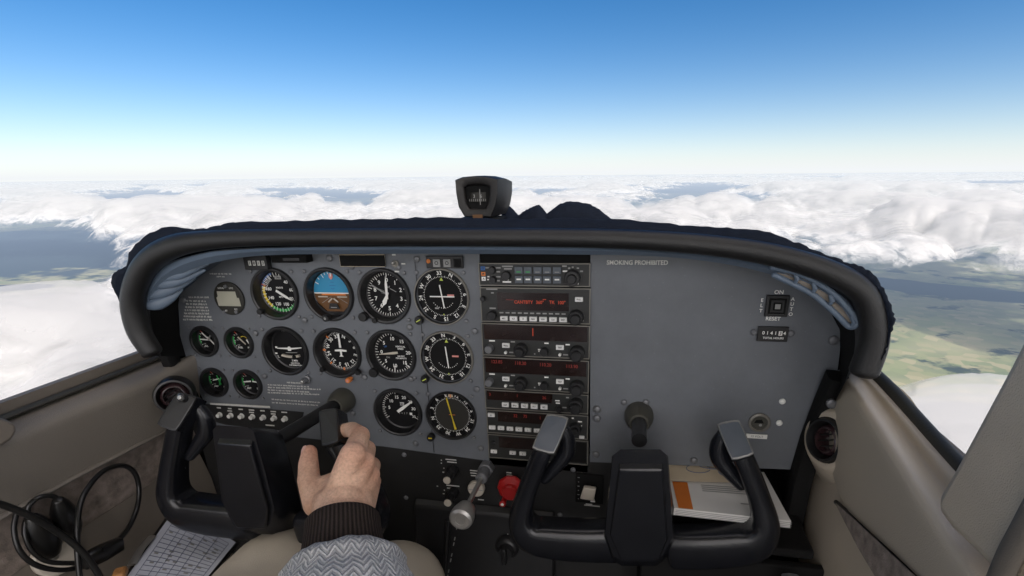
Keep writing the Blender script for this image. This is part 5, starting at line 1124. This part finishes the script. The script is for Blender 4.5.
# thumb nail
tdir = (tb[3] - tb[2]).normalized(); nn = Vector((-.62, -.55, .45)).normalized(); nn = (nn - tdir * nn.dot(tdir)).normalized(); sd = tdir.cross(nn)
mb = MB(); rows = []
for i in range(6):
    s_ = -.006 + i * .0022; row = []
    for j in range(7):
        a_ = (j - 3) / 3 * .75; w = .0078 * (1 - .25 * max(0, (i - 3) / 2) ** 2); row.append(tuple(tb[3] + tdir * (s_ + .001) + sd * (w * math.sin(a_)) + nn * (.0089 * math.cos(a_) + .0004 - .0006 * max(0, i - 3))))
    rows.append(row)
mb.loft(rows, NAIL); mb.build('thumbnail', person, angle=180)
# cuff and sleeve follow the forearm axis
ax = (elb - wr).normalized()
mb = MB(); P = [wr + ax * k for k in (-.002, .0, .004, .012, .024, .034, .045, .052)]; mb.sweep(P, [.0345, .0362, .0370, .0372, .0385, .0395, .040, .039], CUFF, n=72, with_uv=True, cap=False)
o = mb.build('ribbed_cuff', person, angle=180); so = o.modifiers.new('s', 'SOLIDIFY'); so.thickness = .002; so.offset = -1
mb = MB(); ks = np.linspace(.034, .34, 44); rad = []; P = []
for i, k in enumerate(ks):
    puff = .042 + .023 * min(1, (k - .034) / .03) ** .6 + .006 * math.sin(k * 75 + .8) * (1 if k > .05 else 0) + .02 * k
    if i == 0: puff = .039
    P.append(wr + ax * k + Vector((math.sin(k * 31) * .002, 0, math.cos(k * 23) * .002))); rad.append((puff, puff * 1.0))
mb.sweep(P, rad, SLEEVE, n=64, with_uv=True, cap=False)
P2 = [elb + (elb - wr).normalized() * .02, elb + Vector((-.02, -.03, .06)), elb + Vector((-.05, -.10, .22)), elb + Vector((-.07, -.14, .36))]; mb.sweep(P2, [.066, .072, .078, .085], SLEEVE, n=48, with_uv=True, cap=True, round_end=.8)
sl = mb.build('jacket_sleeve', person, angle=180)
tx = bpy.data.textures.new('fold', 'CLOUDS'); tx.noise_scale = .045; dm = sl.modifiers.new('d', 'DISPLACE'); dm.texture = tx; dm.strength = .012; dm.mid_level = .5; dm.texture_coords = 'LOCAL'
# trousers: two thighs with knees and shins
mb = MB()
for (pts, rr_) in (([(-.40, -.10, -.56), (-.425, .10, -.535), (-.442, .28, -.525), (-.448, .42, -.522), (-.450, .52, -.528), (-.452, .575, -.560), (-.455, .605, -.64), (-.46, .63, -.78), (-.46, .66, -.97)], [.096, .092, .085, .080, .076, .070, .064, .062, .066]),
                  ([(-.34, -.10, -.56), (-.315, .10, -.540), (-.298, .28, -.530), (-.304, .40, -.520), (-.303, .48, -.520), (-.302, .545, -.548), (-.300, .575, -.63), (-.28, .60, -.78), (-.28, .62, -.97)], [.096, .091, .083, .078, .074, .068, .062, .062, .066])):
    pp = catmull([p_ + (r_,) for p_, r_ in zip(pts, rr_)], 7); mb.sweep([p_[:3] for p_ in pp], [p_[3] for p_ in pp], TROUS, n=40, up=(0, 0, 1), round_end=.4)
tr_ = mb.build('trousers', person, angle=180)
tx2 = bpy.data.textures.new('fold2', 'CLOUDS'); tx2.noise_scale = .07; dm = tr_.modifiers.new('d', 'DISPLACE'); dm.texture = tx2; dm.strength = .014; dm.mid_level = .5; dm.texture_coords = 'LOCAL'

# ================================================================== OUTSIDE: ground, clouds, sky
def hashn(ix, iy, seed):
    h = (ix.astype(np.int64) * 374761393 + iy.astype(np.int64) * 668265263 + seed * 974634777) & 0xffffffff
    h = ((h ^ (h >> 13)) * 1274126177) & 0xffffffff
    return ((h ^ (h >> 16)) & 0xffffff) / float(0xffffff)
def vnoise(x, y, seed):
    ix = np.floor(x); iy = np.floor(y); fx = x - ix; fy = y - iy
    fx = fx * fx * fx * (fx * (fx * 6 - 15) + 10); fy = fy * fy * fy * (fy * (fy * 6 - 15) + 10)
    a = hashn(ix, iy, seed); b = hashn(ix + 1, iy, seed); c = hashn(ix, iy + 1, seed); d = hashn(ix + 1, iy + 1, seed)
    return (a * (1 - fx) + b * fx) * (1 - fy) + (c * (1 - fx) + d * fx) * fy
def fbm(x, y, seed, octs=6, gain=.5, billow=False):
    s = np.zeros_like(x); a = 1.0; t = 0; f = 1.0
    for o_ in range(octs):
        n_ = vnoise(x * f + 17.3 * o_, y * f - 9.1 * o_, seed + o_)
        if billow: n_ = np.abs(2 * n_ - 1)
        s += a * n_; t += a; a *= gain; f *= 2.03
    return s / t
HC = 1000.0                                                        # cloud base is 1 km below the aircraft, the ground 1.75 km
HG = 1750.0
Rt = Matrix.Rotation(TILT, 3, 'Y')
def polar(u, v, h):
    """azimuth and distance at which the sight line u,v meets the level h metres below (in the levelled world)"""
    d = Rt.inverted() @ Vector(ray(u, v)); t = -h / d.z
    return math.atan2(d.x * t, d.y * t), math.hypot(d.x * t, d.y * t)
az = np.concatenate([np.linspace(-PI, D(-75), 50)[:-1], np.linspace(D(-75), D(50), 800), np.linspace(D(50), PI, 60)[1:]])
rd_ = np.concatenate([[20, 300, 700], np.geomspace(1000, 130000, 400)])
AZ, RD = np.meshgrid(az, rd_); CXx = RD * np.sin(AZ); CY = RD * np.cos(AZ)
# holes (-) and banks (+) in the cover, each placed by bearing and distance
def blob(pts):
    s = np.zeros_like(AZ)
    for (u0, v0, u1, v1, amp) in pts:
        a0, r0 = polar(u0, v0, HC); a1, r1 = polar(u1, v1, HC); am = (a0 + a1) / 2; rm_ = (math.log(r0) + math.log(r1)) / 2
        sa = abs(a1 - a0) / 2 + 1e-3; sr = abs(math.log(r0) - math.log(r1)) / 2 + .02
        s += amp * np.exp(-((AZ - am) / sa) ** 2 - ((np.log(RD) - rm_) / sr) ** 2)
    return s
cov = .22 + blob([(-110, 224, 115, 302, -1.7), (-60, 188, 110, 216, .55), (110, 214, 330, 260, .35), (60, 201, 190, 218, -1.3), (230, 202, 360, 215, -1.1), (120, 200, 330, 216, -.25), (20, 195, 140, 207, .2), (60, 212, 250, 242, .25),
                  (-80, 318, 200, 470, .95), (150, 225, 420, 330, .35), (-40, 388, 90, 416, -.55),
                  (835, 262, 1300, 425, -3.4), (840, 392, 1120, 640, 1.6), (640, 192, 760, 207, -1.0), (600, 203, 900, 232, .2), (800, 205, 1120, 252, .42), (880, 236, 1150, 254, .3),
                  (900, 480, 1100, 560, .4), (400, 190, 640, 300, .2), (520, 200, 620, 212, -.35)])
def worley(x, y, seed):
    ix = np.floor(x); iy = np.floor(y); best = np.full_like(x, 9.0)
    for dx in (-1, 0, 1):
        for dy in (-1, 0, 1):
            cx = ix + dx; cy = iy + dy
            d_ = (cx + hashn(cx, cy, seed) - x) ** 2 + (cy + hashn(cx, cy, seed + 57) - y) ** 2
            size = .55 + .45 * hashn(cx, cy, seed + 91)
            best = np.minimum(best, d_ / size)
    return best
def domes(scale, seed, wx, wy):
    fade = np.clip(scale / (RD * .034) - .35, 0, 1)
    return np.sqrt(np.clip(1 - worley(wx / scale, wy / scale, seed) * 1.15, 0, 1)) * fade + .55 * (1 - fade)
wv = lambda k, sc, sd: k * (fbm(CXx / sc, CY / sc, sd, 4) - .5) * 2
warpx = CXx + wv(600, 2600, 71) + wv(150, 600, 73); warpy = CY + wv(600, 2600, 91) + wv(150, 600, 93)
n1 = fbm(warpx / 5200, warpy / 5200, 11, 5, .45); n0 = fbm(CXx / 17000, CY / 17000, 51, 4)
d1 = domes(2500, 201, warpx, warpy); d2 = domes(1150, 221, warpx, warpy); d3 = domes(480, 241, warpx, warpy); d4 = domes(190, 261, warpx, warpy)
dens = cov + (n1 - .48) * 3.2 - .16 * np.clip((RD - 7000) / 9000, 0, 1) + (n0 - .5) * 1.0 + (d1 - .78) * .75 + (d2 - .74) * .40 + (d3 - .66) * .24 + (fbm(warpx / 1700, warpy / 1700, 401, 5, .5) - .5) * 1.0
ed = np.clip(dens / 1.0, 0, 1) ** .8
hgt = ed * (90 + d1 * 210 + d2 * 140 + d3 * 52 + d4 * 18)
hgt = hgt * np.clip(RD / 7000, .42, 1)
CZ = -HC + np.where(dens > 0, hgt, np.clip(dens, -.6, 0) * 120)
nr_, na_ = AZ.shape
idx = np.arange(nr_ * na_).reshape(nr_, na_)
Fq0 = np.stack([idx[:-1, :-1], idx[1:, :-1], idx[1:, 1:], idx[:-1, 1:]], -1).reshape(-1, 4)
dmax = dens.reshape(-1)[Fq0].max(1)
VV, FF, CC, KK = [], [], [], []
for k in range(4):                                                # a solid body wrapped in thinner and thinner veils of mist
    ck = dens - .15 * k; lift = k * 42 * (.35 + .65 * ed)
    VV.append(np.stack([CXx, CY, CZ + lift], -1).reshape(-1, 3)); CC.append(ck.reshape(-1)); KK.append(np.full(nr_ * na_, k, np.float32))
    FF.append(Fq0[dmax > -.25 + .10 * k] + k * nr_ * na_)          # nothing is built where the cover is open
V = np.concatenate(VV); Fq = np.concatenate(FF)
me = bpy.data.meshes.new('clouds')
me.vertices.add(len(V)); me.vertices.foreach_set('co', V.astype(np.float32).ravel())
me.loops.add(len(Fq) * 4); me.loops.foreach_set('vertex_index', Fq[:, ::-1].astype(np.int32).ravel())
me.polygons.add(len(Fq)); me.polygons.foreach_set('loop_start', np.arange(0, len(Fq) * 4, 4, dtype=np.int32)); me.polygons.foreach_set('loop_total', np.full(len(Fq), 4, np.int32))
me.polygons.foreach_set('use_smooth', np.ones(len(Fq), bool)); me.update(calc_edges=True)
at_ = me.attributes.new('cloud_cover', 'FLOAT', 'POINT'); at_.data.foreach_set('value', np.concatenate(CC).astype(np.float32))
at2_ = me.attributes.new('veil', 'FLOAT', 'POINT'); at2_.data.foreach_set('value', np.concatenate(KK))
me.validate()
clouds = bpy.data.objects.new('clouds', me); COL.objects.link(clouds); clouds.rotation_euler = (0, TILT, 0); clouds['kind'] = 'stuff'; clouds['label'] = 'broad white layer of cumulus cloud below the aircraft'; clouds['category'] = 'clouds'
m = bpy.data.materials.new('cloud'); m.use_nodes = True; nt = m.node_tree; nt.nodes.clear(); me.materials.append(m)
N = nt.nodes.new; Lk = nt.links.new
out_ = N('ShaderNodeOutputMaterial'); dif = N('ShaderNodeBsdfDiffuse'); trl = N('ShaderNodeBsdfTranslucent'); tra = N('ShaderNodeBsdfTransparent'); mixd = N('ShaderNodeMixShader'); mixa = N('ShaderNodeMixShader')
dif.inputs['Color'].default_value = (.56, .555, .55, 1); trl.inputs['Color'].default_value = (.55, .56, .58, 1); mixd.inputs[0].default_value = .12
ga = N('ShaderNodeAttribute'); ga.attribute_name = 'cloud_cover'; tc = N('ShaderNodeTexCoord')
nz = N('ShaderNodeTexNoise'); nz.inputs['Scale'].default_value = 1 / 330.0; nz.inputs['Detail'].default_value = 8; nz.inputs['Roughness'].default_value = .60; nz.inputs['Distortion'].default_value = .35; Lk(tc.outputs['Object'], nz.inputs['Vector'])
ma = N('ShaderNodeMath'); ma.operation = 'MULTIPLY_ADD'; ma.inputs[1].default_value = 1.35; ma.inputs[2].default_value = -.72; Lk(nz.outputs['Fac'], ma.inputs[0])
mb2 = N('ShaderNodeMath'); mb2.operation = 'ADD'; Lk(ma.outputs[0], mb2.inputs[0]); Lk(ga.outputs['Fac'], mb2.inputs[1])
mr = N('ShaderNodeMapRange'); mr.interpolation_type = 'SMOOTHSTEP'; mr.inputs[1].default_value = -.05; mr.inputs[2].default_value = .40; Lk(mb2.outputs[0], mr.inputs[0])
gv = N('ShaderNodeAttribute'); gv.attribute_name = 'veil'; gm = N('ShaderNodeMapRange'); gm.inputs[1].default_value = 0; gm.inputs[2].default_value = 1; gm.inputs[3].default_value = 1; gm.inputs[4].default_value = .42; Lk(gv.outputs['Fac'], gm.inputs[0])
am_ = N('ShaderNodeMath'); am_.operation = 'MULTIPLY'; Lk(mr.outputs[0], am_.inputs[0]); Lk(gm.outputs[0], am_.inputs[1])
bp = N('ShaderNodeBump'); bp.inputs['Strength'].default_value = .10; bp.inputs['Distance'].default_value = 60; Lk(nz.outputs['Fac'], bp.inputs['Height']); vm = N('ShaderNodeVectorMath'); vm.operation = 'ADD'; vm.inputs[1].default_value = (0, 0, .50); Lk(bp.outputs[0], vm.inputs[0]); vn = N('ShaderNodeVectorMath'); vn.operation = 'NORMALIZE'; Lk(vm.outputs[0], vn.inputs[0]); Lk(vn.outputs[0], dif.inputs['Normal'])
Lk(dif.outputs[0], mixd.inputs[1]); Lk(trl.outputs[0], mixd.inputs[2])
Lk(am_.outputs[0], mixa.inputs[0]); Lk(tra.outputs[0], mixa.inputs[1])
# distance haze painted in as emission, position based (metres from the aircraft, along the ground)
HAZE = (0.90, 0.95, 1.0)
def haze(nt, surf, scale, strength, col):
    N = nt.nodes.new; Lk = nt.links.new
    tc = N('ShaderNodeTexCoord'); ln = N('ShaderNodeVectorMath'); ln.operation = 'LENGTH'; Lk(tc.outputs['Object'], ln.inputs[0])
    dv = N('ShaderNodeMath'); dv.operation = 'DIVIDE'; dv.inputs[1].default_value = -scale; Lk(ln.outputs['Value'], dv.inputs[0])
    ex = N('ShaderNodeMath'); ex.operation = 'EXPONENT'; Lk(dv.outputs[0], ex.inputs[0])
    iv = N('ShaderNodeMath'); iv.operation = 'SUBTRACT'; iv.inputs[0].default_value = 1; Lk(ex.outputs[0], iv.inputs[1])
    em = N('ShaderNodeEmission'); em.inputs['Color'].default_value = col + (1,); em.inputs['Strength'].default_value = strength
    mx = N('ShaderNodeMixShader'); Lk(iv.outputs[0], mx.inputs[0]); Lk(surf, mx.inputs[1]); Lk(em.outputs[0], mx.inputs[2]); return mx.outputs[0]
Lk(haze(nt, mixd.outputs[0], 38000, .93, HAZE), mixa.inputs[2]); Lk(mixa.outputs[0], out_.inputs['Surface'])

# ground: disc grid
rg = np.geomspace(300, 400000, 70); ag = np.linspace(-PI, PI, 121)[:-1]
vs = [(0, 0, -HG)] + [(r * math.sin(a), r * math.cos(a), -HG) for r in rg for a in ag]; fs = [(0, 1 + (k + 1) % 120, 1 + k) for k in range(120)]
for i in range(len(rg) - 1):
    for k in range(120): fs.append((1 + i * 120 + k, 1 + i * 120 + (k + 1) % 120, 1 + (i + 1) * 120 + (k + 1) % 120, 1 + (i + 1) * 120 + k))
me = bpy.data.meshes.new('terrain'); me.from_pydata(vs, [], fs); me.update()
terrain = bpy.data.objects.new('terrain', me); COL.objects.link(terrain); terrain.rotation_euler = (0, TILT, 0); terrain['kind'] = 'structure'
m = bpy.data.materials.new('countryside'); m.use_nodes = True; nt = m.node_tree; me.materials.append(m); N = nt.nodes.new; Lk = nt.links.new
b = nt.nodes['Principled BSDF']; b.inputs['Roughness'].default_value = .95; b.inputs['Specular IOR Level'].default_value = .1
tc = N('ShaderNodeTexCoord'); 
mpg = N('ShaderNodeMapping'); mpg.inputs['Rotation'].default_value = (0, 0, .5); Lk(tc.outputs['Object'], mpg.inputs['Vector'])
vo = N('ShaderNodeTexVoronoi'); vo.inputs['Scale'].default_value = 1 / 120.0; vo.inputs['Randomness'].default_value = .9; Lk(mpg.outputs['Vector'], vo.inputs['Vector'])
cr = N('ShaderNodeValToRGB'); cr.color_ramp.interpolation = 'CONSTANT'
els = [(0, (0.105, 0.147, 0.051)), (.22, (0.173, 0.203, 0.075)), (.40, (0.255, 0.232, 0.112)), (.55, (0.128, 0.18, 0.057)), (.68, (0.36, 0.3, 0.173)), (.80, (0.195, 0.195, 0.098)), (.90, (0.083, 0.123, 0.054))]
cr.color_ramp.elements[0].position = 0; cr.color_ramp.elements[0].color = els[0][1] + (1,); cr.color_ramp.elements[1].position = els[1][0]; cr.color_ramp.elements[1].color = els[1][1] + (1,)
for p_, c_ in els[2:]:
    e = cr.color_ramp.elements.new(p_); e.color = c_ + (1,)
sx = N('ShaderNodeSeparateColor'); Lk(vo.outputs['Color'], sx.inputs[0]); Lk(sx.outputs[0], cr.inputs['Fac'])
mf = N('ShaderNodeMix'); mf.data_type = 'RGBA'; mf.inputs[0].default_value = .42; mf.inputs[7].default_value = (.165, .19, .085, 1); Lk(cr.outputs['Color'], mf.inputs[6])
nb = N('ShaderNodeTexNoise'); nb.inputs['Scale'].default_value = 1 / 520.0; nb.inputs['Detail'].default_value = 8; nb.inputs['Roughness'].default_value = .62; Lk(tc.outputs['Object'], nb.inputs['Vector'])
wood = N('ShaderNodeMapRange'); wood.interpolation_type = 'SMOOTHSTEP'; wood.inputs[1].default_value = .55; wood.inputs[2].default_value = .64; Lk(nb.outputs['Fac'], wood.inputs[0])
tanr = N('ShaderNodeTexNoise'); tanr.inputs['Scale'].default_value = 1 / 1600.0; tanr.inputs['Detail'].default_value = 6; Lk(tc.outputs['Object'], tanr.inputs['Vector'])
m0 = N('ShaderNodeMix'); m0.data_type = 'RGBA'; m0.inputs[7].default_value = (0.36, 0.32, 0.19, 1); tr2 = N('ShaderNodeMapRange'); tr2.inputs[1].default_value = .34; tr2.inputs[2].default_value = .66; tr2.inputs[3].default_value = .05; tr2.inputs[4].default_value = .75; Lk(tanr.outputs['Fac'], tr2.inputs[0]); Lk(tr2.outputs[0], m0.inputs[0]); Lk(mf.outputs[2], m0.inputs[6])
m1 = N('ShaderNodeMix'); m1.data_type = 'RGBA'; m1.inputs[7].default_value = (.020, .032, .018, 1); Lk(wood.outputs[0], m1.inputs[0]); Lk(m0.outputs[2], m1.inputs[6])
# dark ellipses by bearing and distance: painted cloud shadow right, broad woods left
sep = N('ShaderNodeSeparateXYZ'); Lk(tc.outputs['Object'], sep.inputs[0])
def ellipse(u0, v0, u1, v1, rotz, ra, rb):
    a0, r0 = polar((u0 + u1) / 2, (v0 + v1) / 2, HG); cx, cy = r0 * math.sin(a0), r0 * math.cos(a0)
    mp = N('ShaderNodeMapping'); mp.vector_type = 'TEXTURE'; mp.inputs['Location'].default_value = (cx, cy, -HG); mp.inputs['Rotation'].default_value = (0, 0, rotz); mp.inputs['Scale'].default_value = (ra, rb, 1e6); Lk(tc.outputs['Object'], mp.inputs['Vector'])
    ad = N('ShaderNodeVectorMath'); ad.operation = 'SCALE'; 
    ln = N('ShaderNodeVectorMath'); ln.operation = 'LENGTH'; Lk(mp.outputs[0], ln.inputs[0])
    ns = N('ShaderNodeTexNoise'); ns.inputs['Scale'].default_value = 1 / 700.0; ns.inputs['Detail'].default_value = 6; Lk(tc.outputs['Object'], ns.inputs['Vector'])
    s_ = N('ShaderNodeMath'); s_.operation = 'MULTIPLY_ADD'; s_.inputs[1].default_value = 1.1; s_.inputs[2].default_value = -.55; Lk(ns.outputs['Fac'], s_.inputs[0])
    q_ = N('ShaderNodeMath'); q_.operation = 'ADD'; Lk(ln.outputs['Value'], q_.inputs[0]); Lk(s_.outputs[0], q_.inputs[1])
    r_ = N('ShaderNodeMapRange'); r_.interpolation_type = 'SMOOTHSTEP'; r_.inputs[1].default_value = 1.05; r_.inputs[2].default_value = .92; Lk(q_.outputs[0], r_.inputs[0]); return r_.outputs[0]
col_ = m1.outputs[2]
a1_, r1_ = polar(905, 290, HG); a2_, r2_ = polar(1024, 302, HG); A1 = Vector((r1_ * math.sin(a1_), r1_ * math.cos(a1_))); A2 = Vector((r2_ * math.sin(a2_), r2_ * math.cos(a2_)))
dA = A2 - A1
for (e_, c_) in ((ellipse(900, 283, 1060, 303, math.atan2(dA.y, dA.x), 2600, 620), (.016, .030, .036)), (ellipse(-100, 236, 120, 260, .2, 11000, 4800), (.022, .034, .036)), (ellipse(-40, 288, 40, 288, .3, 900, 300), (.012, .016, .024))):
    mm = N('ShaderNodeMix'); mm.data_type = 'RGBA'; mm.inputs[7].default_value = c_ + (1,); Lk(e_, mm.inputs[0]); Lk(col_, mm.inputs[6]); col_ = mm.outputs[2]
# scattered settlement specks
vt = N('ShaderNodeTexVoronoi'); vt.inputs['Scale'].default_value = 1 / 38.0; Lk(tc.outputs['Object'], vt.inputs['Vector'])
sp_ = N('ShaderNodeMapRange'); sp_.inputs[1].default_value = .20; sp_.inputs[2].default_value = .12; Lk(vt.outputs['Distance'], sp_.inputs[0])
te = ellipse(945, 338, 985, 346, .2, 260, 150); tm = N('ShaderNodeMath'); tm.operation = 'MULTIPLY'; Lk(sp_.outputs[0], tm.inputs[0]); Lk(te, tm.inputs[1])
mm = N('ShaderNodeMix'); mm.data_type = 'RGBA'; mm.inputs[7].default_value = (.26, .19, .15, 1); Lk(tm.outputs[0], mm.inputs[0]); Lk(col_, mm.inputs[6]); col_ = mm.outputs[2]
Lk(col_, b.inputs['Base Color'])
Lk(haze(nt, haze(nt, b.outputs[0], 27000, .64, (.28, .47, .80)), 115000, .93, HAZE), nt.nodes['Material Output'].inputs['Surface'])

# sky and sun
SUN_EL, SUN_AZ = D(41), D(126)                                    # the sun stands high behind the aircraft
w = bpy.data.worlds.new('World'); S.world = w; w.use_nodes = True; nt = w.node_tree; N = nt.nodes.new; Lk = nt.links.new
sky = N('ShaderNodeTexSky'); sky.sky_type = 'NISHITA'; sky.sun_disc = False; sky.sun_elevation = SUN_EL; sky.sun_rotation = SUN_AZ; sky.altitude = 2200; sky.air_density = 1.0; sky.dust_density = 0.4; sky.ozone_density = 3.0
tcw = N('ShaderNodeTexCoord'); vr = N('ShaderNodeVectorRotate'); vr.rotation_type = 'Y_AXIS'; vr.inputs['Angle'].default_value = -TILT; Lk(tcw.outputs['Generated'], vr.inputs['Vector']); Lk(vr.outputs[0], sky.inputs['Vector'])
bg = nt.nodes['Background']; bg.inputs['Strength'].default_value = .15
hs = N('ShaderNodeHueSaturation'); hs.inputs['Saturation'].default_value = 1.34; hs.inputs['Value'].default_value = .84; Lk(sky.outputs[0], hs.inputs['Color'])
# pale haze hugging the horizon
sz = N('ShaderNodeSeparateXYZ'); Lk(vr.outputs[0], sz.inputs[0])
el = N('ShaderNodeMath'); el.operation = 'ABSOLUTE'; Lk(sz.outputs[2], el.inputs[0])
e2 = N('ShaderNodeMath'); e2.operation = 'DIVIDE'; e2.inputs[1].default_value = -.060; Lk(el.outputs[0], e2.inputs[0])
e3 = N('ShaderNodeMath'); e3.operation = 'EXPONENT'; Lk(e2.outputs[0], e3.inputs[0])
mh = N('ShaderNodeMix'); mh.data_type = 'RGBA'; mh.inputs[7].default_value = (6.0, 6.2, 6.35, 1); Lk(e3.outputs[0], mh.inputs[0]); Lk(hs.outputs[0], mh.inputs[6])
# warm glow added to the rear sky as fill light for the cabin
dt = N('ShaderNodeVectorMath'); dt.operation = 'DOT_PRODUCT'; dt.inputs[1].default_value = (.45, -.78, .44); Lk(vr.outputs[0], dt.inputs[0])
d2 = N('ShaderNodeMapRange'); d2.interpolation_type = 'SMOOTHSTEP'; d2.inputs[1].default_value = .0; d2.inputs[2].default_value = 1.0; Lk(dt.outputs['Value'], d2.inputs[0])
au = N('ShaderNodeMix'); au.data_type = 'RGBA'; au.blend_type = 'ADD'; au.inputs[7].default_value = (19.5, 17.0, 14.4, 1); Lk(d2.outputs[0], au.inputs[0]); Lk(mh.outputs[2], au.inputs[6])
Lk(au.outputs[2], bg.inputs['Color'])
sl_ = bpy.data.lights.new('sun', 'SUN'); sl_.energy = 4.6; sl_.angle = D(.5); sl_.color = (1, .955, .90)
so_ = bpy.data.objects.new('sun', sl_); COL.objects.link(so_)
sd_ = Rt @ Vector((math.sin(SUN_AZ) * math.cos(SUN_EL), math.cos(SUN_AZ) * math.cos(SUN_EL), math.sin(SUN_EL))); so_.rotation_euler = (-sd_).to_track_quat('-Z', 'Y').to_euler(); so_.location = (0, -2, 3)

# camera
cam = bpy.data.cameras.new('camera'); cam.sensor_fit = 'HORIZONTAL'; cam.sensor_width = 36; cam.lens = F_PX / 1024 * 36; cam.shift_x = -(PU - 512) / 1024; cam.shift_y = (PV - 288) / 1024; cam.clip_start = .02; cam.clip_end = 900000
co_ = bpy.data.objects.new('camera', cam); COL.objects.link(co_); M4 = Matrix([list(RC[0]) + [0], list(RC[1]) + [0], list(RC[2]) + [0], [0, 0, 0, 1]]); co_.matrix_world = M4
S.camera = co_
S.view_settings.view_transform = 'Standard'; S.view_settings.look = 'None'; S.view_settings.exposure = 0; S.view_settings.gamma = 1
S.render.engine = 'CYCLES'; S.cycles.use_denoising = True; S.cycles.denoiser = 'OPENIMAGEDENOISE'; S.cycles.max_bounces = 8; S.cycles.diffuse_bounces = 5; S.cycles.transparent_max_bounces = 40; S.cycles.sample_clamp_indirect = 6
